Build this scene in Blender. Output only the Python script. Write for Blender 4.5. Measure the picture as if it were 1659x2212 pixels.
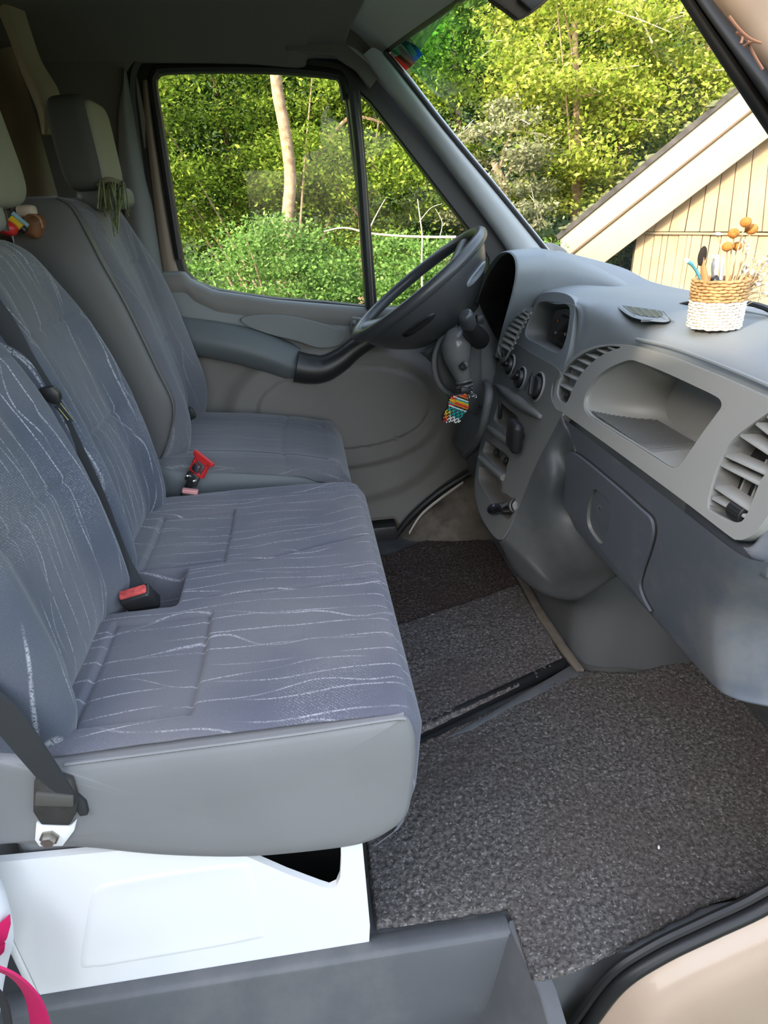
import bpy, bmesh, math, random
import numpy as np
from mathutils import Vector, Matrix
from mathutils.geometry import delaunay_2d_cdt
random.seed(7); RNG = np.random.default_rng(11)
for o in list(bpy.data.objects): bpy.data.objects.remove(o)
SC = bpy.context.scene; COL = SC.collection
V = Vector

# ------------------------------------------------------------------ camera, world, sun, exposure
CAM = V((0.0, 0.0, 1.2)); FPX = 1400.0; IW, IH = 1659.0, 2212.0
_pi, _ya, _ro = math.radians(25.52), math.radians(6.0), math.radians(-3.04)
_f = V((math.sin(_ya)*math.cos(_pi), math.cos(_ya)*math.cos(_pi), -math.sin(_pi)))
_r0 = V((math.cos(_ya), -math.sin(_ya), 0)); _u0 = _r0.cross(_f)
CR = math.cos(_ro)*_r0 + math.sin(_ro)*_u0
CU = -math.sin(_ro)*_r0 + math.cos(_ro)*_u0
CF = _f
cd = bpy.data.cameras.new('camera'); co = bpy.data.objects.new('camera', cd); COL.objects.link(co)
cd.sensor_fit = 'HORIZONTAL'; cd.sensor_width = 36.0; cd.lens = FPX/IW*36.0
cd.clip_start = 0.02; cd.clip_end = 300
co.matrix_world = Matrix(((CR.x, CU.x, -CF.x, CAM.x), (CR.y, CU.y, -CF.y, CAM.y), (CR.z, CU.z, -CF.z, CAM.z), (0, 0, 0, 1)))
SC.camera = co
SC.view_settings.view_transform = 'Standard'; SC.view_settings.look = 'None'
SC.view_settings.gamma = 1.0; SC.view_settings.use_curve_mapping = False
SC.view_settings.exposure = 2.0

SUN_DIR = V((-0.75, -0.60, 0.42)).normalized()      # towards the sun: low, behind the van on the passenger side
w = bpy.data.worlds.new('world'); SC.world = w; w.use_nodes = True
wn = w.node_tree.nodes; wl = w.node_tree.links
sky = wn.new('ShaderNodeTexSky'); sky.sky_type = 'NISHITA'; sky.sun_disc = False
sky.sun_elevation = math.radians(24); sky.sun_rotation = math.atan2(SUN_DIR.x, SUN_DIR.y)
sky.air_density = 1.0; sky.dust_density = 2.5
hsv = wn.new('ShaderNodeHueSaturation'); hsv.inputs['Saturation'].default_value = .62
wl.new(sky.outputs[0], hsv.inputs['Color']); wl.new(hsv.outputs[0], wn['Background'].inputs[0]); wn['Background'].inputs[1].default_value = 0.30
sd = bpy.data.lights.new('sun', 'SUN'); so = bpy.data.objects.new('sun', sd); COL.objects.link(so)
sd.energy = 1.5; sd.angle = math.radians(0.53); sd.color = (1.0, 0.86, 0.66)
so.rotation_euler = SUN_DIR.to_track_quat('Z', 'Y').to_euler(); so.location = (-10, -8, 8)

# ------------------------------------------------------------------ helpers
def ray(px, py):
    return CF + CR*((px-IW/2)/FPX) - CU*((py-IH/2)/FPX)
def at(px, py, x=None, y=None, z=None, pl=None):
    d = ray(px, py)
    if x is not None: t = (x-CAM.x)/d.x
    elif y is not None: t = (y-CAM.y)/d.y
    elif z is not None: t = (z-CAM.z)/d.z
    else:
        P0, N = pl; t = (P0-CAM).dot(N)/d.dot(N)
    return CAM + d*t
def ats(pts, **k): return [at(p[0], p[1], **k) for p in pts]
def cr(pts, n, closed=False):
    """Catmull-Rom resample of a list of points to n points."""
    P = np.array([list(p) for p in pts], float); m = len(P)
    out = []
    segs = m if closed else m-1
    for i in range(n):
        t = i*segs/(n if closed else (n-1)); k = min(int(t), segs-1); f = t-k
        if closed: a, b, c, d = P[(k-1) % m], P[k % m], P[(k+1) % m], P[(k+2) % m]
        else: a, b, c, d = P[max(k-1, 0)], P[k], P[min(k+1, m-1)], P[min(k+2, m-1)]
        out.append(0.5*((2*b)+(-a+c)*f+(2*a-5*b+4*c-d)*f*f+(-a+3*b-3*c+d)*f**3))
    return np.array(out)
def crv(pts, n, closed=False): return [V(p) for p in cr(pts, n, closed)]
def sst(a, b, x):
    t = np.clip((x-a)/(b-a), 0, 1); return t*t*(3-2*t)
WLOC = {}
def tag(o, label=None, cat=None, group=None, kind=None):
    if label: o['label'] = label
    if cat: o['category'] = cat
    if group: o['group'] = group
    if kind: o['kind'] = kind
    return o
def thing(name, label, cat, loc=(0, 0, 0), group=None, kind=None):
    o = bpy.data.objects.new(name, None); COL.objects.link(o); o.location = loc; WLOC[o] = V(loc)
    o.empty_display_size = .05
    return tag(o, label, cat, group, kind)
def link(name, me, mat, parent=None, loc=None):
    o = bpy.data.objects.new(name, me); COL.objects.link(o)
    base = WLOC[parent] if parent else V((0, 0, 0))
    L = V(loc) if loc is not None else base.copy()
    if L.length > 0: me.transform(Matrix.Translation(-L))
    if parent: o.parent = parent
    o.location = L-base; WLOC[o] = L
    if mat: me.materials.append(mat)
    return o
def dup(o, name=None, off=(0, 0, 0), parent=None):
    c = o.copy(); COL.objects.link(c); c.location = o.location + V(off)
    if parent: c.parent = parent
    WLOC[c] = WLOC[o]+V(off)
    for ch in list(o.children):
        k = ch.copy(); COL.objects.link(k); k.parent = c; WLOC[k] = WLOC[ch]+V(off)
        for g in list(ch.children):
            q = g.copy(); COL.objects.link(q); q.parent = k; WLOC[q] = WLOC[g]+V(off)
    return c
class B:
    def __init__(s): s.bm = bmesh.new()
    def grid(s, P, cu=False, cv=False):
        n, m = len(P), len(P[0]); vs = [[s.bm.verts.new(V(p)) for p in row] for row in P]
        for i in range(n if cu else n-1):
            for j in range(m if cv else m-1):
                a, b, c, d = vs[i][j], vs[(i+1) % n][j], vs[(i+1) % n][(j+1) % m], vs[i][(j+1) % m]
                try: s.bm.faces.new((a, b, c, d))
                except ValueError: pass
        return s, vs
    def loft(s, secs, nu=0, nv=0, cu=False, cv=False, caps=False):
        if nv: secs = [cr(x, nv, cv) for x in secs]
        A = np.array([[list(p) for p in r] for r in secs], float)
        if nu: A = np.transpose(np.array([cr(A[:, j], nu, cu) for j in range(A.shape[1])]), (1, 0, 2))
        _, vs = s.grid(A, cu, cv)
        if caps and cv:
            try: s.bm.faces.new(vs[-1])
            except ValueError: pass
        return s
    def tube(s, path, r, n=8, closed=False, caps=True, flat=1.0):
        path = [V(p) for p in path]; m = len(path); rs = r if hasattr(r, '__len__') else [r]*m
        rows = []; prev = None
        for i, p in enumerate(path):
            t = (path[(i+1) % m]-path[i-1]) if closed else (path[min(i+1, m-1)]-path[max(i-1, 0)])
            t.normalize()
            if prev is None:
                ref = V((0, 0, 1)) if abs(t.z) < .9 else V((1, 0, 0)); u = t.cross(ref).normalized()
            else: u = (prev - t*prev.dot(t)).normalized()
            prev = u; v = t.cross(u)
            rows.append([p+(u*math.cos(a)+v*math.sin(a)*flat)*rs[i] for a in [2*math.pi*k/n for k in range(n)]])
        _, vs = s.grid(rows, closed, True)
        if caps and not closed:
            for q in (vs[0], vs[-1]): s.bm.faces.new(q)
        return s
    def strap(s, path, width, side, th=.0015):
        """flat webbing: path centres, side = width direction (or list)"""
        path = [V(p) for p in path]; rows = []
        for i, p in enumerate(path):
            sd = V(side[i]) if hasattr(side[0], '__len__') else V(side); sd = sd.normalized()
            t = (path[min(i+1, len(path)-1)]-path[max(i-1, 0)]).normalized(); n = t.cross(sd).normalized()
            h = sd*width/2
            rows.append([p-h-n*th, p+h-n*th, p+h+n*th, p-h+n*th])
        _, vs = s.grid(rows, False, True)
        for q in (vs[0], vs[-1]): s.bm.faces.new(q)
        return s
    def rbox(s, c, size, r=0, seg=2, rot=None):
        g = bmesh.ops.create_cube(s.bm, size=1.0); vs = g['verts']
        for v in vs: v.co = V((v.co.x*size[0], v.co.y*size[1], v.co.z*size[2]))
        if r > 0:
            es = list({e for v in vs for e in v.link_edges})
            bv = bmesh.ops.bevel(s.bm, geom=es, offset=r, segments=seg, profile=.5, affect='EDGES')
            vs = list({v for v in bv['verts']} | {v for v in vs if v.is_valid})
        M = (rot.to_4x4() if rot is not None else Matrix.Identity(4))
        for v in vs: v.co = M @ v.co + V(c)
        return s
    def prism(s, pts, d, r=0, seg=2):
        d = V(d); a = [s.bm.verts.new(V(p)) for p in pts]; f = s.bm.faces.new(a)
        ex = bmesh.ops.extrude_face_region(s.bm, geom=[f])
        nv = [e for e in ex['geom'] if isinstance(e, bmesh.types.BMVert)]
        for v in nv: v.co += d
        if r > 0:
            es = list({e for v in a+nv for e in v.link_edges})
            bmesh.ops.bevel(s.bm, geom=es, offset=r, segments=seg, profile=.5, affect='EDGES')
        return s
    def plate(s, outer, holes, d):
        """flat plate with holes (constrained Delaunay), extruded by d"""
        d = V(d); loops = [list(map(V, outer))]+[list(map(V, h)) for h in holes]
        nz = (loops[0][1]-loops[0][0]).cross(loops[0][len(loops[0])//2]-loops[0][0])
        o = loops[0][0]; nz = V((0, 0, 0))
        for i, p in enumerate(loops[0]): nz += (p-o).cross(loops[0][(i+1) % len(loops[0])]-o)
        nz.normalize(); ux = nz.orthogonal().normalized(); uy = nz.cross(ux)
        P3 = []; P2 = []; E = []; L2 = []
        for L in loops:
            k = len(P3); P3 += L; q = [V(((p-o).dot(ux), (p-o).dot(uy))) for p in L]; P2 += q; L2.append(q)
            E += [(k+i, k+(i+1) % len(L)) for i in range(len(L))]
        co_, _, fc, *_r = delaunay_2d_cdt(P2, E, [], 0, 1e-6)
        def ins(x, y, L):
            c = False
            for i in range(len(L)):
                (ax, ay), (bx, by) = L[i], L[i-1]
                if (ay > y) != (by > y) and x < (bx-ax)*(y-ay)/(by-ay)+ax: c = not c
            return c
        vs = [s.bm.verts.new(o+ux*c.x+uy*c.y) for c in co_]; fs = []
        for f in fc:
            cx = sum(co_[i].x for i in f)/len(f); cy = sum(co_[i].y for i in f)/len(f)
            if ins(cx, cy, L2[0]) and not any(ins(cx, cy, h) for h in L2[1:]): fs.append(s.bm.faces.new([vs[i] for i in f]))
        bmesh.ops.delete(s.bm, geom=[v for v in vs if not v.link_faces], context='VERTS')
        ex = bmesh.ops.extrude_face_region(s.bm, geom=fs)
        for v in [e for e in ex['geom'] if isinstance(e, bmesh.types.BMVert)]: v.co += d
        return s
    def lathe(s, prof, o, axis, n=24, ca=True):
        q = V(axis).to_track_quat('Z', 'Y'); o = V(o)
        rows = [[o+q @ V((r*math.cos(2*math.pi*k/n), r*math.sin(2*math.pi*k/n), h)) for k in range(n)] for r, h in prof]
        _, vs = s.grid(rows, False, True)
        if ca:
            for r in (vs[0], vs[-1]):
                try: s.bm.faces.new(r)
                except ValueError: pass
        return s
    def ell(s, c, rad, rot=None, nu=14, nv=10, e=1.0):
        rows = []
        for i in range(nv+1):
            t = -math.pi/2+math.pi*i/nv; row = []
            for k in range(nu):
                a = 2*math.pi*k/nu
                sg = lambda x: math.copysign(abs(x)**e, x)
                p = V((rad[0]*sg(math.cos(t))*sg(math.cos(a)), rad[1]*sg(math.cos(t))*sg(math.sin(a)), rad[2]*sg(math.sin(t))))
                row.append((rot @ p if rot is not None else p)+V(c))
            rows.append(row)
        s.grid(rows, False, True); bmesh.ops.remove_doubles(s.bm, verts=s.bm.verts, dist=1e-6); return s
    def build(s, name, mat, parent=None, sharp=40, loc=None, solid=0, bevel=0, sub=0, recalc=True):
        if recalc: bmesh.ops.recalc_face_normals(s.bm, faces=s.bm.faces)
        me = bpy.data.meshes.new(name); s.bm.to_mesh(me); s.bm.free()
        me.polygons.foreach_set('use_smooth', [True]*len(me.polygons))
        if sharp: me.set_sharp_from_angle(angle=math.radians(sharp))
        o = link(name, me, mat, parent, loc)
        if solid: m = o.modifiers.new('s', 'SOLIDIFY'); m.thickness = abs(solid); m.offset = math.copysign(1, solid)
        if bevel:
            m = o.modifiers.new('b', 'BEVEL'); m.width = bevel; m.segments = 3; m.limit_method = 'ANGLE'; m.angle_limit = math.radians(50); m.harden_normals = True
        if sub: m = o.modifiers.new('u', 'SUBSURF'); m.levels = sub; m.render_levels = sub
        return o
def fastgrid(name, A, mat, parent=None, loc=None, sharp=0, cv=False):
    A = np.asarray(A, float); n, m = A.shape[:2]
    idx = np.arange(n*m).reshape(n, m)
    if cv: idx = np.concatenate([idx, idx[:, :1]], 1)
    f = np.stack([idx[:-1, :-1], idx[1:, :-1], idx[1:, 1:], idx[:-1, 1:]], -1).reshape(-1, 4)
    me = bpy.data.meshes.new(name); me.from_pydata(A.reshape(-1, 3).tolist(), [], f.tolist())
    me.polygons.foreach_set('use_smooth', [True]*len(me.polygons))
    if sharp: me.set_sharp_from_angle(angle=math.radians(sharp))
    return link(name, me, mat, parent, loc)
def vnoise(x, y, seed=0, oct=3):
    r = np.random.default_rng(seed); out = np.zeros_like(x, float); amp = 1
    for o in range(oct):
        T = r.random((64, 64)); xi = np.floor(x).astype(int); yi = np.floor(y).astype(int); fx = x-xi; fy = y-yi
        fx = fx*fx*(3-2*fx); fy = fy*fy*(3-2*fy); g = lambda i, j: T[i % 64, j % 64]
        out += amp*((g(xi, yi)*(1-fx)+g(xi+1, yi)*fx)*(1-fy)+(g(xi, yi+1)*(1-fx)+g(xi+1, yi+1)*fx)*fy - .5)
        x = x*2.03+7.1; y = y*2.03+3.7; amp *= .5
    return out

# ------------------------------------------------------------------ materials
def nodes_of(name):
    m = bpy.data.materials.new(name); m.use_nodes = True; nt = m.node_tree
    return m, nt, nt.nodes['Principled BSDF']
def N(nt, t, **k):
    n = nt.nodes.new(t)
    for a, b in k.items(): setattr(n, a, b)
    return n
def math_(nt, op, a, b=None, c=None, clamp=False):
    n = N(nt, 'ShaderNodeMath', operation=op); n.use_clamp = clamp
    for i, v in enumerate((a, b, c)):
        if v is None: continue
        if isinstance(v, (int, float)): n.inputs[i].default_value = v
        else: nt.links.new(v, n.inputs[i])
    return n.outputs[0]
def mixc(nt, f, a, b):
    n = N(nt, 'ShaderNodeMix', data_type='RGBA')
    for i, v in ((0, f), (6, a), (7, b)):
        if isinstance(v, (int, float)): n.inputs[i].default_value = v
        elif isinstance(v, tuple): n.inputs[i].default_value = (*v[:3], 1)
        else: nt.links.new(v, n.inputs[i])
    return n.outputs[2]
def noise(nt, vec, scale, detail=2, rough=.5):
    n = N(nt, 'ShaderNodeTexNoise'); n.inputs['Scale'].default_value = scale; n.inputs['Detail'].default_value = detail
    n.inputs['Roughness'].default_value = rough
    if vec is not None: nt.links.new(vec, n.inputs['Vector'])
    return n.outputs[0]
def ramp(nt, f, a, b, ca=(0, 0, 0), cb=(1, 1, 1)):
    n = N(nt, 'ShaderNodeValToRGB'); nt.links.new(f, n.inputs[0]); e = n.color_ramp.elements
    e[0].position = a; e[1].position = b; e[0].color = (*ca, 1); e[1].color = (*cb, 1); return n.outputs[0]
def bump(nt, h, strength, dist):
    n = N(nt, 'ShaderNodeBump'); n.inputs['Strength'].default_value = strength; n.inputs['Distance'].default_value = dist
    nt.links.new(h, n.inputs['Height']); return n.outputs[0]
def pm(name, col, rough=.5, spec=.5, metal=0.0, var=.0, vscale=6, grain=0, gscale=900, dust=0, dustcol=(.42, .40, .37), coat=0):
    m, nt, p = nodes_of(name); L = nt.links
    tc = N(nt, 'ShaderNodeTexCoord').outputs['Object']
    p.inputs['Roughness'].default_value = rough; p.inputs['Specular IOR Level'].default_value = spec; p.inputs['Metallic'].default_value = metal
    p.inputs['Coat Weight'].default_value = coat
    c = None
    if var:
        n = noise(nt, tc, vscale, 3); a = tuple(x*(1-var) for x in col); b = tuple(min(1, x*(1+var)) for x in col)
        c = ramp(nt, n, .3, .7, a, b)
    if dust:
        n1 = noise(nt, tc, 5.5, 5, .65); f = math_(nt, 'MULTIPLY', ramp(nt, n1, .48, .62), dust)
        c = mixc(nt, f, c if c is not None else tuple(col), tuple(dustcol))
    if c is not None: L.new(c, p.inputs['Base Color'])
    else: p.inputs['Base Color'].default_value = (*col, 1)
    if grain: L.new(bump(nt, noise(nt, tc, gscale, 2), grain, .0006), p.inputs['Normal'])
    return m
def fabric(name, base, line, dark, fx=21.0, seed=0.0, lines=1.0):
    m, nt, p = nodes_of(name); L = nt.links
    tc = N(nt, 'ShaderNodeTexCoord').outputs['Object']
    mp = N(nt, 'ShaderNodeMapping'); L.new(tc, mp.inputs[0]); mp.inputs['Location'].default_value = (seed, seed*1.7, seed*.6)
    sp = N(nt, 'ShaderNodeSeparateXYZ'); L.new(mp.outputs[0], sp.inputs[0]); y = sp.outputs['Y']
    sm = N(nt, 'ShaderNodeMapping'); L.new(mp.outputs[0], sm.inputs[0]); sm.inputs['Scale'].default_value = (1, .9, 1)
    tot = None
    for k, (fr, ns, amp, w_) in enumerate(((fx, 2.6, 2.9, .027), (fx*.6, 3.4, 3.4, .020))):
        mv = N(nt, 'ShaderNodeVectorMath', operation='ADD'); L.new(sm.outputs[0], mv.inputs[0]); mv.inputs[1].default_value = (k*3.3, k*5.1, k)
        n = noise(nt, mv.outputs[0], ns, 1.2)
        s = math_(nt, 'ADD', math_(nt, 'MULTIPLY', y, fr), math_(nt, 'MULTIPLY', n, amp))
        f = math_(nt, 'ABSOLUTE', math_(nt, 'SUBTRACT', math_(nt, 'FRACT', s), .5))
        ln = ramp(nt, f, w_*.45, w_*1.6, (1, 1, 1), (0, 0, 0))
        n2 = noise(nt, mv.outputs[0], 7, 2); ln = math_(nt, 'MULTIPLY', ln, ramp(nt, n2, .40, .58))
        tot = ln if tot is None else math_(nt, 'MAXIMUM', tot, ln)
    br = noise(nt, tc, 330, 1); tot = math_(nt, 'MULTIPLY', tot, ramp(nt, br, .34, .55))
    # soft dark blue areas and twill flecked bands
    nb = noise(nt, sm.outputs[0], 3.0, 2); c = mixc(nt, ramp(nt, nb, .42, .60), tuple(base), tuple(dark))
    wv = N(nt, 'ShaderNodeTexWave'); L.new(tc, wv.inputs[0]); wv.inputs['Scale'].default_value = 95; wv.bands_direction = 'DIAGONAL'
    fk = ramp(nt, noise(nt, tc, 520, 1), .50, .62); tw = math_(nt, 'MULTIPLY', math_(nt, 'MULTIPLY', wv.outputs['Fac'], fk), ramp(nt, noise(nt, sm.outputs[0], 3.7, 1), .56, .68))
    c = mixc(nt, math_(nt, 'MULTIPLY', tw, .55), c, tuple(line))
    c = mixc(nt, math_(nt, 'MULTIPLY', tot, 1.0*lines, None, True), c, tuple(line))
    wn_ = noise(nt, tc, 780, 1); c2 = mixc(nt, ramp(nt, wn_, .35, .7), tuple(x*.8 for x in (1, 1, 1)), (1, 1, 1))
    mm = N(nt, 'ShaderNodeMix', data_type='RGBA', blend_type='MULTIPLY'); mm.inputs[0].default_value = 1; L.new(c, mm.inputs[6]); L.new(c2, mm.inputs[7])
    L.new(mm.outputs[2], p.inputs['Base Color'])
    p.inputs['Roughness'].default_value = .92; p.inputs['Specular IOR Level'].default_value = .15
    p.inputs['Sheen Weight'].default_value = .25; p.inputs['Sheen Roughness'].default_value = .5
    L.new(bump(nt, wn_, .35, .0008), p.inputs['Normal'])
    return m
def glass(name, tint=(1, 1, 1), refl=1.0):
    m = bpy.data.materials.new(name); m.use_nodes = True; nt = m.node_tree; nt.nodes.clear(); L = nt.links
    out = N(nt, 'ShaderNodeOutputMaterial'); t = N(nt, 'ShaderNodeBsdfTransparent'); t.inputs[0].default_value = (*tint, 1)
    g = N(nt, 'ShaderNodeBsdfGlossy'); g.inputs['Roughness'].default_value = .02; g.inputs['Color'].default_value = (1, 1, 1, 1)
    fr = N(nt, 'ShaderNodeFresnel'); fr.inputs[0].default_value = 1.45; mx = N(nt, 'ShaderNodeMixShader')
    f = math_(nt, 'MULTIPLY', fr.outputs[0], .2*refl)
    L.new(f, mx.inputs[0]); L.new(t.outputs[0], mx.inputs[1]); L.new(g.outputs[0], mx.inputs[2]); L.new(mx.outputs[0], out.inputs[0])
    return m
def bandglass(name, tint):
    m = glass(name, tint); nt = m.node_tree; t = next(n for n in nt.nodes if n.type == 'BSDF_TRANSPARENT')
    tc = N(nt, 'ShaderNodeTexCoord').outputs['Object']; sp = N(nt, 'ShaderNodeSeparateXYZ'); nt.links.new(tc, sp.inputs[0])
    fy = ramp(nt, math_(nt, 'MULTIPLY', math_(nt, 'ADD', sp.outputs['Y'], -.02), 2.2), .0, .55); fz = ramp(nt, math_(nt, 'MULTIPLY', math_(nt, 'ADD', sp.outputs['Z'], -.20), 5.0), .0, .5)
    nt.links.new(mixc(nt, math_(nt, 'MULTIPLY', fy, fz), (.97, .985, .97), tint), t.inputs[0]); return m
def leafmat(name, cols, trans=.45):
    m = bpy.data.materials.new(name); m.use_nodes = True; nt = m.node_tree; nt.nodes.clear(); L = nt.links
    out = N(nt, 'ShaderNodeOutputMaterial'); d = N(nt, 'ShaderNodeBsdfDiffuse'); t = N(nt, 'ShaderNodeBsdfTranslucent'); mx = N(nt, 'ShaderNodeMixShader')
    ge = N(nt, 'ShaderNodeNewGeometry'); r = N(nt, 'ShaderNodeValToRGB'); L.new(ge.outputs['Random Per Island'], r.inputs[0])
    e = r.color_ramp.elements; e[0].color = (*cols[0], 1); e[1].color = (*cols[-1], 1)
    for i, c in enumerate(cols[1:-1]): q = e.new((i+1)/(len(cols)-1)); q.color = (*c, 1)
    L.new(r.outputs[0], d.inputs[0]); L.new(r.outputs[0], t.inputs[0]); mx.inputs[0].default_value = trans
    L.new(d.outputs[0], mx.inputs[1]); L.new(t.outputs[0], mx.inputs[2]); L.new(mx.outputs[0], out.inputs[0]); return m

M = {}
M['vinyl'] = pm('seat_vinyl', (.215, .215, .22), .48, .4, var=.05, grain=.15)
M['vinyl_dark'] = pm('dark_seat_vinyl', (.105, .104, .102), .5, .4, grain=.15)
M['dash_top'] = pm('dash_top_plastic', (.215, .235, .25), .55, .4, var=.05, vscale=4, grain=.25)
M['dash_grey'] = pm('dash_grey_plastic', (.165, .17, .168), .5, .45, var=.06, vscale=5, grain=.2)
M['silver'] = pm('silver_grey_plastic', (.285, .29, .282), .42, .5, var=.05, vscale=4, grain=.1)
M['dash_blue'] = pm('blue_grey_plastic', (.090, .104, .128), .55, .4, grain=.2, dust=.45, dustcol=(.18, .178, .175))
M['console_low'] = pm('console_lower_plastic', (.07, .076, .082), .5, .4, var=.15, vscale=4, grain=.2, dust=.28, dustcol=(.14, .135, .13))
M['dash_low'] = pm('lower_grey_plastic', (.105, .108, .110), .55, .4, var=.1, vscale=4, grain=.2, dust=.25, dustcol=(.12, .115, .11))
M['door'] = pm('door_card_plastic', (.19, .20, .198), .6, .35, var=.05, grain=.2)
M['door_dark'] = pm('door_panel_dark', (.175, .165, .152), .65, .3, var=.05, grain=.2)
M['arm'] = pm('armrest_plastic', (.115, .13, .135), .5, .4, grain=.2)
M['rubber'] = pm('black_rubber', (.016, .016, .017), .45, .4)
M['black'] = pm('black_plastic', (.02, .02, .021), .4, .5, grain=.1)
M['wheel'] = pm('wheel_rubber', (.05, .052, .055), .34, .5, grain=.1)
M['metal'] = pm('steel', (.6, .6, .58), .3, .5, 1.0)
M['chrome'] = pm('chrome', (.8, .8, .8), .12, .5, 1.0)
M['belt'] = pm('belt_webbing', (.035, .037, .040), .75, .3, grain=.3, gscale=700)
M['red'] = pm('red_plastic', (.62, .03, .03), .4)
M['white_paint'] = pm('white_metal_paint', (.83, .83, .82), .35, .5)
M['beige'] = pm('beige_body_paint', (.42, .31, .235), .35, .5, var=.04, coat=.3)
M['headliner'] = pm('headliner_cloth', (.15, .138, .126), .9, .1, grain=.3, gscale=400)
M['pillar'] = pm('pillar_trim_plastic', (.36, .38, .385), .55, .4, grain=.15)
M['bpillar'] = pm('b_pillar_plastic', (.16, .165, .165), .6, .3, grain=.15)
M['floorpan'] = pm('floor_rubber', (.075, .08, .085), .6, .4, var=.2, vscale=5, dust=.4, dustcol=(.17, .16, .15))
M['sill'] = pm('sill_plastic', (.10, .104, .11), .5, .4, var=.08, grain=.2, dust=.25, dustcol=(.2, .19, .18))
M['fab'] = fabric('seat_fabric', (.168, .163, .180), (.46, .45, .47), (.115, .118, .152), 24)
M['fab_back'] = fabric('seat_back_fabric', (.125, .130, .150), (.42, .43, .46), (.085, .098, .128), 26, 3.1)
M['fab_drv'] = fabric('driver_seat_fabric', (.150, .150, .160), (.32, .32, .33), (.120, .122, .138), 26, 7.7, .55)
M['fab_head'] = pm('headrest_cloth', (.235, .235, .185), .9, .2, grain=.3, gscale=500)
M['bark'] = pm('bark', (.30, .20, .13), .9, .1, var=.35, vscale=14, grain=.6, gscale=60)
M['twig'] = pm('pale_twig', (.55, .45, .33), .8, .2)
M['straw'] = pm('dry_straw', (.62, .45, .27), .8, .2, var=.2, vscale=30)
# ------------------------------------------------------------------ structure: floor, walls, ceiling, windshield
def struct(o): o['kind'] = 'structure'; return o
b = B(); b.rbox((0.10, 1.5, -.03), (2.4, 1.56, .04), 0)
struct(b.build('floor', M['floorpan']))
# raised grey floor step under the middle mat, with a pale plastic edge in front of it
E0 = at(905, 1592, z=.0); E1 = at(1238, 1432, z=.0)
# ceiling: profile along X, swept over Y, bending down into the side walls
xs = [-1.7, -1.0, -.4, -.1, .06, .14, .19, .235]; zs = [1.70, 1.70, 1.69, 1.68, 1.667, 1.655, 1.645, 1.632]
rows = []
for yy, dz in ((.66, -.30), (.70, -.13), (.80, -.03), (1.0, 0), (1.45, .012), (1.9, 0), (2.08, -.025), (2.18, -.07), (2.225, -.11)):
    k = .055*((yy-1.45)/.78)**2
    rows.append([(x-k*(1 if x > .1 else 0), yy, min(z+dz, 9) if x < .1 else z+dz*(.8-.5*(x-.1)/.25)) for x, z in zip(xs, zs)])
b = B(); b.loft(rows, 40, 40); struct(b.build('ceiling', M['headliner'], solid=.01, sharp=0))
# header trim above the windscreen (lighter grey)
b = B(); b.prism(ats([(600, 40), (820, 40), (838, 104), (826, 116), (830, 150), (800, 190), (770, 150), (720, 118), (620, 110)], y=2.175), (.0, .03, 0), .004); struct(b.build('trim_20', M['headliner']))
HC = [at(812, 150, y=2.165), at(832, 112, y=2.13), at(1000, -6, y=1.5), V((.375, 1.2, 1.535)), V((.36, .85, 1.50))]
hp = crv(HC, 20)
A = [[p+V((-.15, .03*(i < 6), .095)), p+V((-.075, .01, .06)), p+V((-.02, 0, .018)), p] for i, p in enumerate(hp)]
b = B(); b.loft(A, 0, 10); struct(b.build('trim_1', M['pillar'], solid=.006, sharp=0))
b = B(); b.tube([p+V((.004, 0, .002)) for p in hp], .007, 8); struct(b.build('trim_21', M['rubber']))
rf_ = [[(x, y, z-.10*max(0, abs(y-1.45)-.6)) for x, z in ((-1.7, 1.76), (-.4, 1.76), (.0, 1.75), (.16, 1.715), (.28, 1.655), (.385, 1.57))] for y in np.linspace(.66, 2.30, 9)]
b = B(); b.loft(rf_, 16, 16); struct(b.build('ceiling_3', M['beige'], sharp=0, solid=.006))
# side wall behind the driver's door (dark cloth above, grey b-pillar in front)
b = B(); A = []
for z in np.linspace(-.1, 1.66, 14):
    yy = 2.27 - .05*max(0, (z-1.0)/.6)**2
    A.append([(-1.75, yy+.0, z), (-.70, yy, z), (-.45, yy-.0, z), (-.395+.0, yy-.0, z)])
b.loft(A, 0, 0); struct(b.build('wall_left', M['headliner'], solid=.012, sharp=0))
b = B(); bp = []
for p in ((272, 150, 276, 150), (264, 190, 284, 190), (256, 240, 292, 240), (256, 330, 306, 330), (268, 450, 328, 450), (284, 560, 345, 560), (300, 660, 362, 660), (320, 800, 380, 800)):
    l = at(p[0], p[1], y=2.235); r = at(p[2], p[3], y=2.235)
    mid = (l+r)/2+V((0, -.035, 0)); bp.append([l+V((0, .03, 0)), l+V((0.003, -.01, 0)), mid, r+V((-.003, -.012, 0)), r+V((0, .03, 0))])
b.loft(bp, 30, 14); struct(b.build('trim_2', M['bpillar'], sharp=0))
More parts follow.
